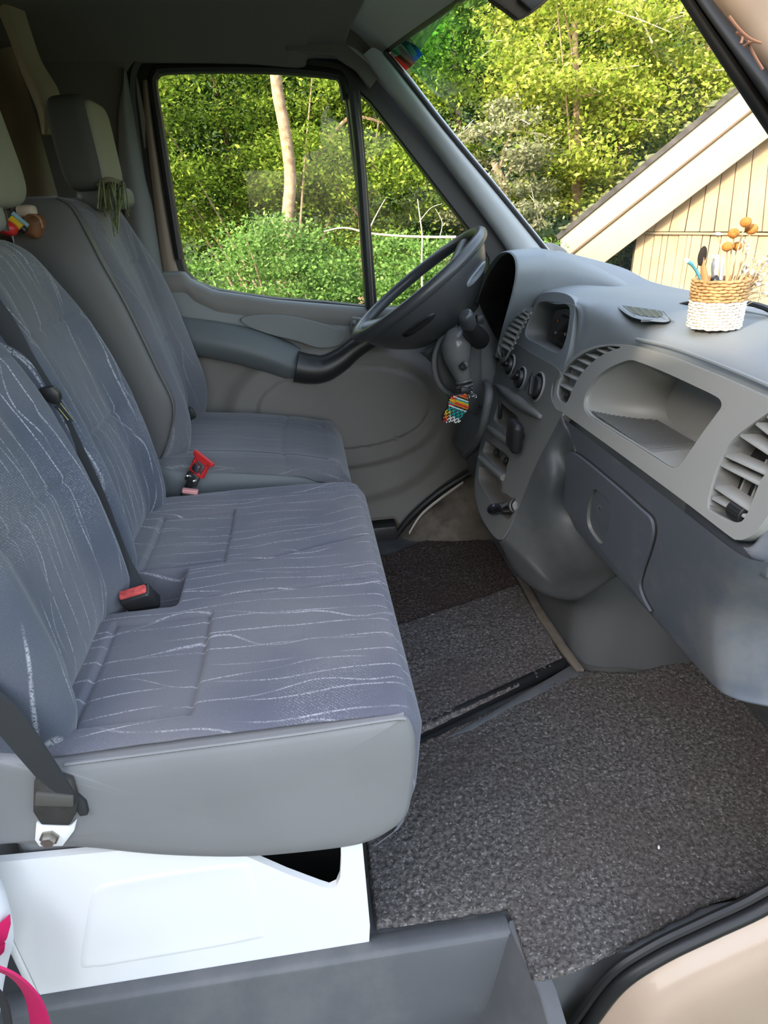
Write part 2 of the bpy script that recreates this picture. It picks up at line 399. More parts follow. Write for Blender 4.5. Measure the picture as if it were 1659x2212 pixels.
# A-pillar trim, driver's side: outer line (windscreen edge) and inner line (door side)
OUT = [at(826, 112, y=2.11), at(870, 165, y=2.125), at(960, 280, y=2.16), at(1060, 400, y=2.19), at(1150, 510, y=2.20), at(1200, 572, y=2.20)]
INN = [at(785, 118, y=2.165), at(822, 175, y=2.18), at(912, 285, y=2.20), at(1010, 415, y=2.21), at(1090, 525, y=2.215), at(1135, 600, y=2.215)]
A = []
for o_, i_ in zip(crv(OUT, 16), crv(INN, 16)):
    m_ = (o_+i_)/2; A.append([o_+V((.03, .03, 0)), o_, o_.lerp(i_, .3)+V((-.012, -.022, .008)), o_.lerp(i_, .72)+V((-.01, -.018, 0)), i_, i_+V((0, .03, 0))])
b = B(); b.loft(A, 0, 16); struct(b.build('trim_3', M['pillar'], sharp=0))
b = B(); b.tube([p+V((.006, -.004, 0)) for p in crv(OUT, 20)], .007, 8); struct(b.build('trim_4', M['rubber']))
# near A-pillar: black seal band, beige body skin behind it
NP0 = [at(1438, -60, y=.72), at(1470, 0, y=.72), at(1560, 142, y=.715), at(1659, 292, y=.70), at(1830, 540, y=.67)]
NP1 = [at(1500, -60, y=.70), at(1540, 0, y=.70), at(1600, 75, y=.695), at(1668, 165, y=.68), at(1860, 420, y=.65)]
A = []
for a_, c_ in zip(crv(NP0, 14), crv(NP1, 14)):
    A.append([a_+V((.03, .03, .02)), a_, a_.lerp(c_, .25)+V((-.006, -.012, -.004)), a_.lerp(c_, .5)+V((0, -.004, 0)), a_.lerp(c_, .58)+V((-.008, -.014, -.006)), a_.lerp(c_, .8)+V((-.006, -.012, -.004)), c_, c_+V((.003, .02, .002))])
b = B(); b.loft(A, 0, 28); struct(b.build('trim_5', M['rubber'], sharp=0))
A = []
for c_ in crv(NP1, 14):
    A.append([c_+V((.003, .012, .002)), c_+V((.010, -.012, .006)), c_+V((.06, -.035, .03)), c_+V((.075, -.055, .035)), c_+V((.14, -.06, .07)), c_+V((.2, -.03, .12))])
b = B(); b.loft(A, 0, 20); struct(b.build('trim_6', M['beige'], sharp=0))
# windscreen: a curved pane from header to base
BASE = [V((.83, 2.20, 1.03)), V((.90, 1.9, 1.0)), V((.93, 1.45, .985)), V((.90, 1.05, .975)), V((.79, .72, .965))]
TOP = [V((.30, 2.12, 1.578)), V((.345, 1.8, 1.56)), V((.365, 1.45, 1.545)), V((.375, 1.1, 1.53)), V((.335, .745, 1.42))]
bt = crv(BASE, 24); tt = crv(TOP, 24)
A = [[bt[i].lerp(tt[i], t)+V((.05, 0, .05))*math.sin(math.pi*t)*.45 for t in np.linspace(0, 1, 14)] for i in range(24)]
M['glass'] = glass('clear_glass', (.97, .985, .97)); M['tint'] = bandglass('green_tinted_glass', (.14, .70, .36))
ws = struct(fastgrid('window_3', np.array([[list(p) for p in r] for r in A]), M['glass'], loc=(.6, 1.45, 1.25)))
# green band along the top edge of the pane, fading downward and sideways
A2 = [[A[i][13].lerp(A[i][10], t)+V((-.006, 0, -.006)) for t in (0, .4, .8, 1)] for i in range(1, 13)]
b = B(); b.loft(A2, 0, 0); b.build('green_band', M['tint'], ws)
# door 1: driver's door, inner side
YD = 2.25
main = [(333, 180), (338, 163), (352, 156), (480, 153), (600, 156), (700, 164), (728, 168), (741, 185), (750, 240), (775, 440), (796, 662), (700, 652), (600, 645), (520, 634), (465, 625), (425, 610), (403, 588), (394, 560), (370, 420)]
quarter = [(779, 202), (800, 222), (880, 325), (960, 428), (1040, 532), (1055, 560), (1050, 640), (960, 664), (830, 664), (815, 655), (800, 470)]
outer = [(283, 190), (289, 150), (312, 120), (350, 108), (480, 103), (600, 107), (720, 118), (775, 132), (800, 150), (900, 270), (1000, 400), (1080, 505), (1110, 560), (1100, 700), (900, 720), (700, 700), (520, 680), (420, 660), (352, 640), (330, 520), (300, 330)]
d1 = struct(thing('door_1', None, None, (0.1, YD, .1)))
fr = B(); fr.plate([at(*p, y=YD) for p in outer], [[at(*p, y=YD) for p in main], [at(*p, y=YD) for p in quarter]], (0, .05, 0))
fr.build('window_frame', M['rubber'], d1, bevel=.006)
# beige painted flange between the two seals on the rear edge of the frame, and the outer door seal
fl = [((306, 172), (320, 172)), ((311, 260), (329, 260)), ((324, 380), (346, 380)), ((337, 480), (362, 480)), ((347, 560), (378, 560)), ((353, 600), (388, 592))]
A = [[at(*l, y=YD-.004), at(*[(l[0]+r[0])/2, l[1]], y=YD-.012), at(*r, y=YD-.006)] for l, r in fl]
b = B(); b.loft(A, 24, 6); b.build('painted_flange', pm('flange_paint', (.20, .155, .12), .5), d1, solid=.004, sharp=0)
sl = crv(ats([(345, 660), (330, 560), (312, 430), (293, 290), (284, 200), (291, 145), (320, 113), (365, 104), (480, 100), (620, 106), (740, 122), (800, 152)], y=YD-.01), 60)
b = B(); b.tube(sl, .019, 8); b.build('door_seal', M['rubber'], d1)
sl = crv(ats([(388, 560), (368, 430), (344, 270), (331, 185), (337, 160), (355, 150), (480, 147), (620, 150), (715, 160), (738, 172), (748, 215)], y=YD-.006), 60)
b = B(); b.tube(sl, .014, 8); b.build('window_seal', M['rubber'], d1)
dv = ats([(760, 200), (775, 330), (785, 470), (798, 665)], y=YD-.012)
b = B(); b.tube(crv(dv, 16), [.026]*16, 8, flat=.6); b.build('divider_bar', M['black'], d1)
gl = B(); gl.prism([at(*p, y=YD+.03) for p in main], (0, .004, 0)); w1 = struct(gl.build('window_1', M['glass'], loc=at(560, 660, y=YD+.03)))
gl = B(); gl.prism([at(*p, y=YD+.03) for p in quarter], (0, .004, 0)); w2 = struct(gl.build('window_2', M['glass'], loc=at(900, 660, y=YD+.03)))
# door card: a height field over X/Z that bulges towards the cab
def top_z(x):
    pts = [(365, 588), (398, 588), (418, 608), (465, 630), (600, 650), (800, 667), (950, 668), (1110, 672)]
    P = [at(*p, y=YD) for p in pts]; return np.interp(x, [p.x for p in P], [p.z for p in P])
def bot_z(x):
    P = [at(*p, y=YD-.03) for p in ((868, 1150), (880, 1125), (950, 1060), (1025, 1012), (1100, 960))]
    return np.interp(x, [-9, P[0].x-.02]+[p.x for p in P], [.095, .095]+[p.z for p in P])
gx = np.linspace(-.46, .74, 150); gt = np.linspace(0, 1, 130)
X, T = np.meshgrid(gx, gt, indexing='ij'); ZT = top_z(X); ZB = bot_z(X); Z = ZB+(ZT-ZB)*T
# speaker oval and the rings below it (measured on the door plane)
c0 = at(760, 865, y=YD-.03); 
def oval(cx, cz, rx, rz, e=2.3): return (np.abs((X-cx)/rx)**e+np.abs((Z-cz)/rz)**e)**(1/e)
so_ = oval(c0.x-.03, c0.z-.02, .30, .145); s2 = oval(c0.x-.05, c0.z-.03, .375, .215); s3 = oval(c0.x-.05, c0.z-.09, .40, .30)
yo = .012 + .020*(1-sst(.90, 1.08, s3)) + .016*(1-sst(.92, 1.06, s2)) + .012*(1-sst(.98, 1.005, so_))*1.0
sh = 1-sst(.0, .03, np.abs(so_-1.0)); yo -= .004*sh
# upper roll below the glass
yo += .018*np.exp(-((Z-(ZT-.035))/.045)**2)
yo *= sst(0, .012, ZT-Z+.004)
yo = np.where(Z < ZB+.01, yo*.3, yo)
A = np.stack([X, YD-.01-yo, Z], -1)
fastgrid('door_card', A, M['door_dark'], d1)
# upper card strip (lighter) between glass and armrest
ub = crv(ats([(362, 690), (420, 700), (500, 705), (600, 722), (700, 752), (760, 752), (820, 730), (900, 700)], y=YD-.05), 40)
A = []
for p in ub:
    zt = float(top_z(p.x)); A.append([(p.x, YD+.01, zt+.004), (p.x, YD-.022, zt+.002), (p.x, YD-.034, zt-.02), (p.x, YD-.036, zt-.06), (p.x, YD-.045, p.z+.01), (p.x, YD-.03, p.z-.012)])
b = B(); b.loft(A, 0, 20); b.build('upper_trim', M['door'], d1, sharp=0)
# armrest: loft of rounded sections from the rear to the pull handle
sec = []
for (tx, ty, bx, by, dep) in ((352, 676, 372, 772, .05), (400, 690, 415, 770, .075), (480, 702, 490, 782, .085), (560, 722, 560, 800, .085), (620, 746, 615, 818, .08), (650, 760, 652, 828, .075)):
    t = at(tx, ty, y=YD-.06); q = at(bx, by, y=YD-.06); m_ = (t+q)/2
    sec.append([V((t.x, YD-.02, t.z+.01)), V((t.x, YD-dep*.75, t.z)), V((m_.x, YD-dep-.012, (t.z*.6+q.z*.4))), V((m_.x, YD-dep-.008, (t.z*.3+q.z*.7))), V((q.x, YD-dep*.7, q.z)), V((q.x, YD-.02, q.z+.012))])
b = B(); b.loft(sec, 36, 20); b.build('armrest', M['arm'], d1, sharp=0)
ph = crv(ats([(640, 792), (668, 797), (700, 796), (735, 778), (768, 752), (810, 728), (860, 712)], y=YD-.075), 30)
b = B(); b.tube(ph, list(np.interp(np.linspace(0, 1, 30), [0, .25, .6, 1], [.052, .048, .034, .026])), 14); b.build('pull_handle', M['black'], d1)
ov = [at(*p, y=YD-.052) for p in ((520, 688), (560, 680), (620, 682), (690, 697), (745, 718), (735, 745), (690, 752), (640, 737), (580, 722), (535, 705))]
b = B(); b.prism(crv(ov, 40, True), (0, .02, 0)); b.build('inlay_panel', M['door'], d1, bevel=.003)
# window switches
b = B(); b.rbox(at(785, 705, y=YD-.07), (.085, .02, .05), .008, 3, Matrix.Rotation(.25, 3, 'Y')); sw = b.build('switch_plate', M['door_dark'], d1)
for p in ((765, 697), (778, 691), (770, 708), (825, 690)):
    b = B(); b.rbox(at(*p, y=YD-.084), (.012, .008, .012), .003, 2); b.build('button', M['dash_top'], sw)
# door seal along the wheel arch, pale strip below
arc = crv(ats([(838, 1185), (850, 1165), (880, 1125), (915, 1090), (960, 1055), (1030, 1012), (1080, 985)], y=YD-.04), 40)
b = B(); b.tube(arc, .012, 8); struct(b.build('trim_7', M['rubber']))
# inner wheel arch and sill on the driver's side
A = []
for p, o in zip(crv(ats([(850, 1168), (885, 1128), (955, 1062), (1030, 1012)], y=YD-.02), 20), range(20)):
    A.append([p+V((0, .0, 0)), p+V((.02, -.06, -.02)), p+V((.06, -.10, -.09)), V((p.x+.10, p.y-.12, -.02))])
b = B(); b.loft(A, 0, 14); struct(b.build('trim_8', pm('dusty_wheel_arch', (.09, .075, .06), .6, .3, var=.4, vscale=12, dust=.6, dustcol=(.20, .165, .125)), solid=.005, sharp=0))
st = crv(ats([(884, 1152), (910, 1112), (950, 1078), (1000, 1042)], y=YD-.065), 24)
b = B(); b.strap(st, .012, (0, -.5, 1), .002); struct(b.build('trim_9', pm('pale_tape', (.62, .60, .55), .6)))
b = B(); b.rbox((-.08, YD-.02, .04), (.72, .08, .09), .012); struct(b.build('baseboard_left', M['black']))
b = B(); b.rbox((-.55, 2.32, .25), (2.4, .03, 1.0), 0); struct(b.build('wall_2', M['beige']))
b = B(); b.rbox((.95, 2.32, .35), (.6, .03, 1.0), 0); struct(b.build('wall_3', M['beige']))

# near sill: step edge, step well, beige outer skin, black aperture seal
r0 = [at(x, y, y=.715) for x, y in ((-400, 2235), (0, 2165), (560, 2080), (1112, 1992))]
zr = 0.0
sx0, sx1 = -.62, .262
prof = [(.738, -.004), (.726, .003), (.712, .007), (.698, .004), (.690, -.014), (.66, -.13), (.652, -.20), (.60, -.215), (.50, -.22)]
A = [[(x, y, z) for y, z in prof] for x in np.linspace(sx0, sx1, 20)]
b = B(); b.loft(A, 0, 40); struct(b.build('trim_10', M['sill'], sharp=50))
# slanted end of the step well
e0 = [(y, z) for y, z in prof]
A = [[(sx1, y, z) for y, z in prof], [(sx1+.012-.06*max(0, -z), y-.0, z+.004) for y, z in prof], [(sx1+.03, y-.02, .006) for y, z in prof]]
b = B(); b.prism([(sx1-.0, .72, .008), (sx1-.005, .70, .0), (sx1-.075, .655, -.20), (sx1-.075, .50, -.22), (sx1+.02, .50, -.02), (sx1+.02, .6, .0)], (.03, .0, .0)); struct(b.build('trim_11', M['sill'], bevel=.004))
b = B(); b.rbox((.62, .672, -.155), (.70, .06, .29), .008); struct(b.build('trim_12', M['sill']))
SL = [at(1215, 2290, y=.60), at(1270, 2214, y=.60), at(1340, 2125, y=.60), at(1430, 2065, y=.605), at(1540, 2012, y=.61), at(1659, 1955, y=.615), at(1800, 1860, y=.62), at(1880, 1700, y=.625)]
sp = crv(SL, 40)
b = B(); b.tube(sp, .012, 10); b.tube([p+V((-.012, .012, .012)) for p in sp], .008, 8); struct(b.build('trim_13', M['rubber']))
A = [[p+V((0, 0, -.002)), p+V((.016, -.012, -.016)), p+V((.03, -.03, -.04)), p+V((.035, -.05, -.12)), p+V((.03, -.06, -.5))] for p in sp]
b = B(); b.loft(A, 0, 14); struct(b.build('trim_14', M['beige'], sharp=0))
b = B(); b.prism([at(1500, 2050, y=.64), at(1659, 1965, y=.64), V((.80, .64, .19)), V((.95, .64, .42)), V((1.05, .64, .42)), V((1.05, .64, -.03)), V((.5, .64, -.03))], (0, .02, 0)); struct(b.build('wall_right', M['floorpan']))
b = B(); b.rbox((-1.70, .64, .75), (2.12, .05, 1.9), .01); struct(b.build('wall_1', M['beige']))
b = B(); b.rbox((-2.2, 1.45, 1.69), (1.1, 1.7, .02), 0); struct(b.build('ceiling_2', M['headliner']))
mir = thing('wing_mirror', 'pale grey wing mirror housing outside beyond the far windscreen pillar', 'mirror', at(1196, 548, y=2.62))
b = B(); b.ell(at(1197, 548, y=2.62), (.05, .05, .032), Matrix.Rotation(.5, 3, 'Y'), 24, 14, .7); b.build('housing', pm('mirror_grey', (.13, .13, .12), .5), mir, sharp=0)
b = B(); b.rbox(at(1180, 552, y=2.58), (.03, .03, .02), .005); b.build('bracket', M['black'], mir)
# ------------------------------------------------------------------ bench seat
def edge_in(y, y0, y1, r):
    e = np.minimum(y-y0, y1-y); e = np.clip(e, 0, r); return r-np.sqrt(np.maximum(r*r-(r-e)**2, 0))
def rect(x, y, x0, x1, y0, y1, s):
    return sst(x0-s, x0+s, x)*(1-sst(x1-s, x1+s, x))*sst(y0-s, y0+s, y)*(1-sst(y1-s, y1+s, y))
def line(d, w): return np.exp(-(d/w)**2)
bench = thing('bench_seat', 'grey-blue double passenger bench with wavy pale stripes on a white metal base', 'seat', (-.15, 1.16, .24))
BY0, BY1 = .722, 1.612
vy = np.concatenate([BY0+.05*(1-np.cos(np.linspace(0, math.pi/2, 14))), np.linspace(BY0+.055, BY1-.055, 190), BY1-.05*(1-np.cos(np.linspace(math.pi/2, 0, 14)))])
# path over the cushion: back -> front -> down
xp = np.concatenate([np.linspace(-.50, .080, 170), .080+.038*np.sin(np.linspace(0.05, math.pi/2, 16)), np.interp(np.linspace(0, 1, 18)[1:], [0, .4, .8, 1], [.118, .106, .082, .045])])
zp = np.concatenate([np.full(170, .0), -.038*(1-np.cos(np.linspace(0.05, math.pi/2, 16))), -np.interp(np.linspace(0, 1, 18)[1:], [0, .4, .8, 1], [.038, .16, .245, .275])])
U, Y = np.meshgrid(np.arange(len(xp)), vy, indexing='ij'); XX = xp[U]; ZZ = .528+zp[U]
topm = (U < 176).astype(float)*sst(-.49, -.42, XX)
cen = .010*np.cos((Y-.945)/.445*2*math.pi)*0
h = 0.012*np.cos(np.clip((XX+.2)/.48, -1, 1)*math.pi/2)
h -= .010*np.exp(-((Y-.90)/.11)**2)*np.exp(-((XX+.22)/.2)**2)+.010*np.exp(-((Y-1.36)/.11)**2)*np.exp(-((XX+.22)/.2)**2)
for (x0, x1, y0, y1) in ((-.392, -.222, .768, 1.03), (-.385, -.215, 1.222, 1.475)):
    rr = rect(XX, Y, x0, x1, y0, y1, .005); h -= .006*rr
    inx = (1-sst(0, .006, np.maximum(x0-XX, XX-x1))); iny = (1-sst(0, .006, np.maximum(y0-Y, Y-y1)))
    for e in (x0, x1): h -= .006*line(XX-e, .0045)*iny
    for e in (y0, y1): h -= .004*line(Y-e, .0045)*inx
h -= .055*rect(XX, Y, -.46, -.295, 1.075, 1.20, .014)
wob = .012*np.sin(XX*9)+.006*np.sin(XX*23)
h -= .007*line(Y-(1.205+(XX+.2)*.26+wob*.4), .006)*sst(-.20, -.12, XX)*(1-sst(.06, .12, XX))
h -= .005*line(Y-(1.09+wob*.7), .005)*sst(-.27, -.22, XX)*(1-sst(.07, .12, XX))
h += .002*vnoise(XX*14, Y*14, 3)
ei = edge_in(Y, BY0, BY1, .05)
ZZ = ZZ+h*topm - ei*.18*(U < 186); XX = XX-np.where(Y < 1.1, edge_in(Y, BY0, 9, .018), ei)*(U >= 160)*sst(-.05, .06, xp[U])*.8
A = np.stack([XX, Y, ZZ], -1)
fastgrid('cushion', A, M['fab'], bench)
# vinyl skirt: near side, wrapped under and round the corner
so1 = crv(ats([(150, 1652), (400, 1620), (650, 1587), (850, 1556), (878, 1558), (896, 1588), (900, 1640), (892, 1720), (880, 1770), (850, 1800), (795, 1826), (700, 1842), (540, 1856), (400, 1855), (290, 1848), (200, 1838), (110, 1832), (0, 1826), (-130, 1815), (-130, 1640), (0, 1640), (80, 1648)], y=.711), 130, True)
so1 = [p+V((0, BY0-.711, 0)) for p in so1]
cx = V((-.2, BY0, .38)); A = []
for k, (s_, dy) in enumerate(((.0, -.012), (.35, -.013), (.7, -.012), (.9, -.010), (.97, -.006), (1.0, .0), (1.0, .03))):
    A.append([cx.lerp(p, s_)+V((0, dy-.002, 0)) for p in so1])
b = B(); b.loft(A, 0, 0, cv=True); b.build('side_skirt', M['vinyl'], bench, sharp=0)
b = B(); b.tube(crv(ats([(140, 1651), (400, 1617), (650, 1584), (850, 1553), (876, 1556)], y=BY0-.010), 30), .003, 6); b.build('piping', M['vinyl'], bench)
b = B(); b.rbox((-.24, 1.17, .38), (.56, .86, .20), .03, 3); b.build('cushion_core', M['vinyl'], bench)
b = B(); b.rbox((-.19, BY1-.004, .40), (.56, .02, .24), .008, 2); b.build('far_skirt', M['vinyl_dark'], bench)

def seat_back(name, parent, Y0, Y1, prof, thick, mat, pad=None, top_in=.05, bol=.028, nz=150, ny=110, z_bol=(.0, 9), rise=.0):
    """prof: list of (z, xfront) bottom->top; closed front sheet rolled round the side edges"""
    zz = np.linspace(prof[0][0], prof[-1][0], nz); xf = np.array([p for p in cr([(a, c_) for a, c_ in prof], nz*3)])
    xf = np.interp(zz, xf[:, 0], xf[:, 1])
    s = np.linspace(-1, 1, ny); A = np.zeros((nz, ny, 3)); R = .055
    for i, z in enumerate(zz):
        t = (z-zz[0])/(zz[-1]-zz[0]); tin = top_in*sst(.72, 1.0, t)+.012*sst(.5, .9, t)
        a, c_ = Y0+tin, Y1-tin; half = (c_-a)/2; mid = (a+c_)/2
        L = half-R; arc = R*math.pi/2; tot = L+arc+thick-R; d = np.abs(s)*tot
        yy = np.where(d < L, d, np.where(d < L+arc, L+R*np.sin((d-L)/R), half)); back = np.where(d < L, 0, np.where(d < L+arc, R*(1-np.cos((d-L)/R)), R+(d-L-arc)))
        y = mid+np.sign(s)*yy; u = yy/half
        bf = bol*(1-.55*sst(.6, 1, t))*(sst(.42, .80, u)-.35*sst(.86, 1, u))*sst(0, .08, t)
        roll = R*1.0*(1-np.sqrt(np.maximum(0, 1-np.clip((t-.94)/.06, 0, 1)**2)))
        x = xf[i]+bf-back-roll
        if pad is not None: x = x+pad(y, z, t)*(back < .01)
        A[i, :, 0] = x; A[i, :, 1] = y; A[i, :, 2] = z
    # close the top towards the rear
    top = A[-1].copy(); rows = [A]
    for k, (dx, dz) in enumerate(((-.02, .006), (-.06, .006), (-thick+.03, -.01))):
        q = top.copy(); q[:, 0] = np.minimum(q[:, 0], np.maximum(top[:, 0]+dx, top[:, 0].max()-thick)); q[:, 2] += dz; q[:, 1] = (q[:, 1]-(Y0+Y1)/2)*(1-.02*(k+1))+(Y0+Y1)/2; rows.append(q[None])
    A = np.concatenate(rows, 0)
    return fastgrid(name, A, mat, parent)
def pad_bench(y0, y1):
    m_ = (y0+y1)/2
    def f(y, z, t):
        w_ = .115
        g = -.007*line(np.abs(y-m_)-w_-.05*t, .006)*(sst(.02, .06, t)*(1-sst(.62, .66, t)))
        g += -.006*line(z-.80, .006)*(np.abs(y-m_) < w_+.03)
        g += -.006*line(z-1.01, .006)*(np.abs(y-m_) < w_+.05)
        return g+.0015*vnoise(y*18, np.full_like(y, z*18), 5)
    return f
prof = [(.46, -.452), (.53, -.420), (.60, -.410), (.75, -.428), (.90, -.462), (1.03, -.500), (1.12, -.533), (1.185, -.565)]
seat_back('backrest', bench, .722, 1.158, prof, .14, M['fab_back'], pad_bench(.722, 1.158), bol=.035)
prof2 = [(.46, -.462), (.53, -.430), (.60, -.420), (.75, -.435), (.90, -.470), (1.03, -.508), (1.11, -.538), (1.172, -.568)]
seat_back('backrest', bench, 1.172, 1.605, prof2, .14, M['fab_back'], pad_bench(1.172, 1.605), bol=.035)
b = B(); b.rbox((-.59, 1.165, .80), (.04, .86, .70), .02, 2, Matrix.Rotation(-.14, 3, 'Y')); b.build('back_shell', M['vinyl_dark'], bench)
def headrest(parent, c, size, mat, side_mat=None, tilt=.12, name='headrest'):
    rot = Matrix.Rotation(-tilt, 3, 'Y')
    b = B(); b.ell(c, (size[0]/2, size[1]/2, size[2]/2), rot, 40, 24, .42); h_ = b.build(name, mat, parent, sharp=0)
    for sy in (-.06, .06):
        b = B(); b.tube([V(c)+V((.015, sy, -size[2]/2+.02)), V(c)+V((.012, sy, -size[2]/2-.035))], .007, 8); b.build('post', M['black'], h_)
    return h_
headrest(bench, (-.555, 1.36, 1.345), (.10, .27, .25), M['fab_head'])
b = B(); b.ell((-.56, 1.34, 1.212), (.045, .05, .03), None, 24, 12, .6); b.build('headrest_collar', M['vinyl'], bench, sharp=0)

# white metal seat base: pressed panel with a dark opening
base = bpy.data.objects.new('seat_base', None); COL.objects.link(base); base.parent = bench; base.location = V((-.25, .73, 0))-WLOC[bench]; WLOC[base] = V((-.25, .73, 0)); base['label'] = 'white painted metal base box'
yb = .722
hole = [at(528, 1848, y=yb), at(560, 1862, y=yb), at(620, 1888, y=yb), at(690, 1914, y=yb), at(712, 1921, y=yb), at(727, 1914, y=yb), at(735, 1895, y=yb), at(737, 1860, y=yb), at(736, 1800, y=yb), at(640, 1800, y=yb)]
out = [V((-.56, yb, .004)), V((.008, yb, .004)), V((.012, yb, .05)), V((.012, yb, .30)), V((-.56, yb, .34))]
b = B(); b.plate(out, [hole], (0, .012, 0)); b.build('side_panel', M['white_paint'], base, sharp=30)
b = B(); b.rbox((-.0, 1.17, .14), (.02, .84, .27), .004); b.build('front_panel', M['sill'], base)
b = B(); b.rbox((-.28, 1.17, .22), (.54, .78, .02), 0); b.build('seat_pan', M['rubber'], base)
b = B(); b.rbox((-.12, .85, .12), (.28, .02, .22), 0); b.build('inner_panel', M['rubber'], base)
b = B(); b.rbox((-.568, .77, .17), (.012, .10, .34), .003); b.build('rear_panel', M['white_paint'], base)
er = [at(x, y, y=yb) for x, y in ((175, 2085), (182, 2020), (195, 1945), (208, 1918), (240, 1905))]
er = er+[V((er[-1].x+.10, yb, er[-1].z+.004)), V((er[-1].x+.19, yb, er[-1].z+.0)), V((er[-1].x+.215, yb, er[-1].z-.02)), V((er[-1].x+.215, yb, er[0].z+.02)), V((er[-1].x+.19, yb, er[0].z-.005)), V((er[0].x+.06, yb, er[0].z-.012)), V((er[0].x+.02, yb, er[0].z-.010))]
rim = crv(er, 80, True); ctr = sum(rim, V())/len(rim)
A = [[p+V((0, 0, 0)) for p in rim], [p.lerp(ctr, .03)+V((0, -.0012, 0)) for p in rim], [p.lerp(ctr, .09)+V((0, -.0015, 0)) for p in rim], [p.lerp(ctr, .13)+V((0, -.001, 0)) for p in rim], [p.lerp(ctr, .5)+V((0, -.001, 0)) for p in rim], [p.lerp(ctr, .97)+V((0, -.001, 0)) for p in rim]]
b = B(); b.loft(A, 0, 0, cv=True, caps=True); b.build('pressed_rib', M['white_paint'], base, sharp=0)

# ------------------------------------------------------------------ driver's seat
drv = thing('driver_seat', "dark grey striped single driver's seat with vinyl side bolster beside the far door", 'seat', (-.2, 1.91, .0))
DY0, DY1 = 1.665, 2.165
nx, ny = 90, 110
tx = np.linspace(0, 1, nx)
px_ = np.concatenate([np.linspace(-.52, .03, 70), .03+.062*np.sin(np.linspace(.05, math.pi/2, 12)), np.linspace(.092, .075, 8)])
pz_ = np.concatenate([np.interp(np.linspace(-.52, .03, 70), [-.52, -.4, -.2, -.05, .03], [.600, .600, .578, .553, .533]), .533-.062*(1-np.cos(np.linspace(.05, math.pi/2, 12))), np.linspace(.46, .36, 8)])
vy = np.linspace(DY0, DY1, ny); U, Y = np.meshgrid(np.arange(len(px_)), vy, indexing='ij')
XX = px_[U]; ZZ = pz_[U]; e = np.minimum(Y-DY0, DY1-Y); ei = edge_in(Y, DY0, DY1, .045)
ZZ = ZZ+.014*np.exp(-((e-.06)/.05)**2)*(U < 75)-ei*.5*(U < 80)-.006*line(e-.10, .006)*(U < 70)*sst(-.5, -.45, XX)-.006*line(XX+.10-.3*(Y-1.9)**2, .006)*(U < 70)
XX = XX-ei*.9*sst(-.05, .05, px_[U])
fastgrid('cushion', np.stack([XX, Y, ZZ], -1), M['fab_drv'], drv)
sk = crv([(-.47, 0, .585), (-.35, 0, .582), (-.2, 0, .562), (-.05, 0, .535), (.02, 0, .50), (.05, 0, .44), (.03, 0, .36), (-.1, 0, .33), (-.3, 0, .33), (-.5, 0, .36)], 60, True); ck = V((-.22, 0, .45))
for yy, sg in ((DY0, -1), (DY1, 1)):
    A = [[ck.lerp(p, s_)+V((0, yy+sg*dy, 0)) for p in sk] for s_, dy in ((0, .004), (.6, .005), (.92, .002), (1, -.008), (1.0, -.05))]
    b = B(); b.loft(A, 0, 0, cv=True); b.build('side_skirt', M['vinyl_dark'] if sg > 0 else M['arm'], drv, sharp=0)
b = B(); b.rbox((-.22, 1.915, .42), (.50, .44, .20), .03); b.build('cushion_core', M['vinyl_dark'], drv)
b = B(); b.rbox((-.22, 1.915, .165), (.42, .40, .32), .02); b.build('seat_box', M['black'], drv)
prof = [(.56, -.42), (.64, -.392), (.72, -.385), (.84, -.408), (.98, -.440), (1.10, -.468), (1.18, -.486), (1.245, -.505)]
def pad_d(y, z, t): return -.008*line(np.abs(y-1.925)-.125-.02*t, .006)*(1-sst(.85, .9, t))-.006*line(z-.86, .006)*(np.abs(y-1.925) < .13)-.005*line(z-1.08, .006)*(np.abs(y-1.925) < .14)
seat_back('backrest', drv, 1.70, 2.165, prof, .09, M['fab_drv'], pad_d, top_in=.06, bol=.055)
# vinyl side panel (near side), from the fabric seam back
A = []
for (z, xs_, xb) in ((.60, -.415, -.55), (.66, -.380, -.56), (.75, -.352, -.575), (.85, -.375, -.60), (1.0, -.415, -.625), (1.10, -.450, -.64), (1.17, -.475, -.645), (1.225, -.50, -.64), (1.245, -.53, -.63)):
    yy = 1.690+.045*max(0, (z-1.05)/.2)**2
    A.append([(xs_-.002, yy+.03, z), (xs_-.008, yy+.008, z), (xs_-.03, yy-.004, z), ((xs_+xb)/2, yy-.008, z), (xb+.02, yy, z), (xb, yy+.02, z), (xb, yy+.2, z)])
b = B(); b.loft(A, 50, 24); b.build('side_bolster', M['vinyl_dark'], drv, sharp=0)
b = B(); b.tube(crv([(a[0][0]-.002, a[0][1]-.024, a[0][2]) for a in A], 40), .0025, 6); b.build('piping', M['vinyl_dark'], drv)
b = B(); b.rbox((-.615, 1.93, .92), (.03, .42, .62), .015, 2, Matrix.Rotation(-.1, 3, 'Y')); b.build('back_shell', M['vinyl_dark'], drv)
hc = (-.485, 1.880, 1.358); rot = Matrix.Rotation(-.04, 3, 'Y')
b = B(); b.ell(hc, (.050, .103, .100), rot, 44, 26, .42); hr = b.build('headrest', pm('dark_headrest_cloth', (.075, .075, .07), .9, .2, grain=.3), drv, sharp=0)
b = B(); b.ell((hc[0]+.026, hc[1]+.004, hc[2]-.002), (.032, .090, .092), rot, 44, 26, .36); b.build('headrest_front', M['fab_head'], hr, sharp=0)
b = B(); b.ell((-.47, 1.925, 1.243), (.06, .10, .028), None, 24, 12, .6); b.build('headrest_collar', M['arm'], drv, sharp=0)
for sy in (1.865, 1.985):
    b = B(); b.tube([(-.465, sy, 1.24), (-.455, sy, 1.30)], .012, 10); b.build('headrest_post', M['black'], drv)

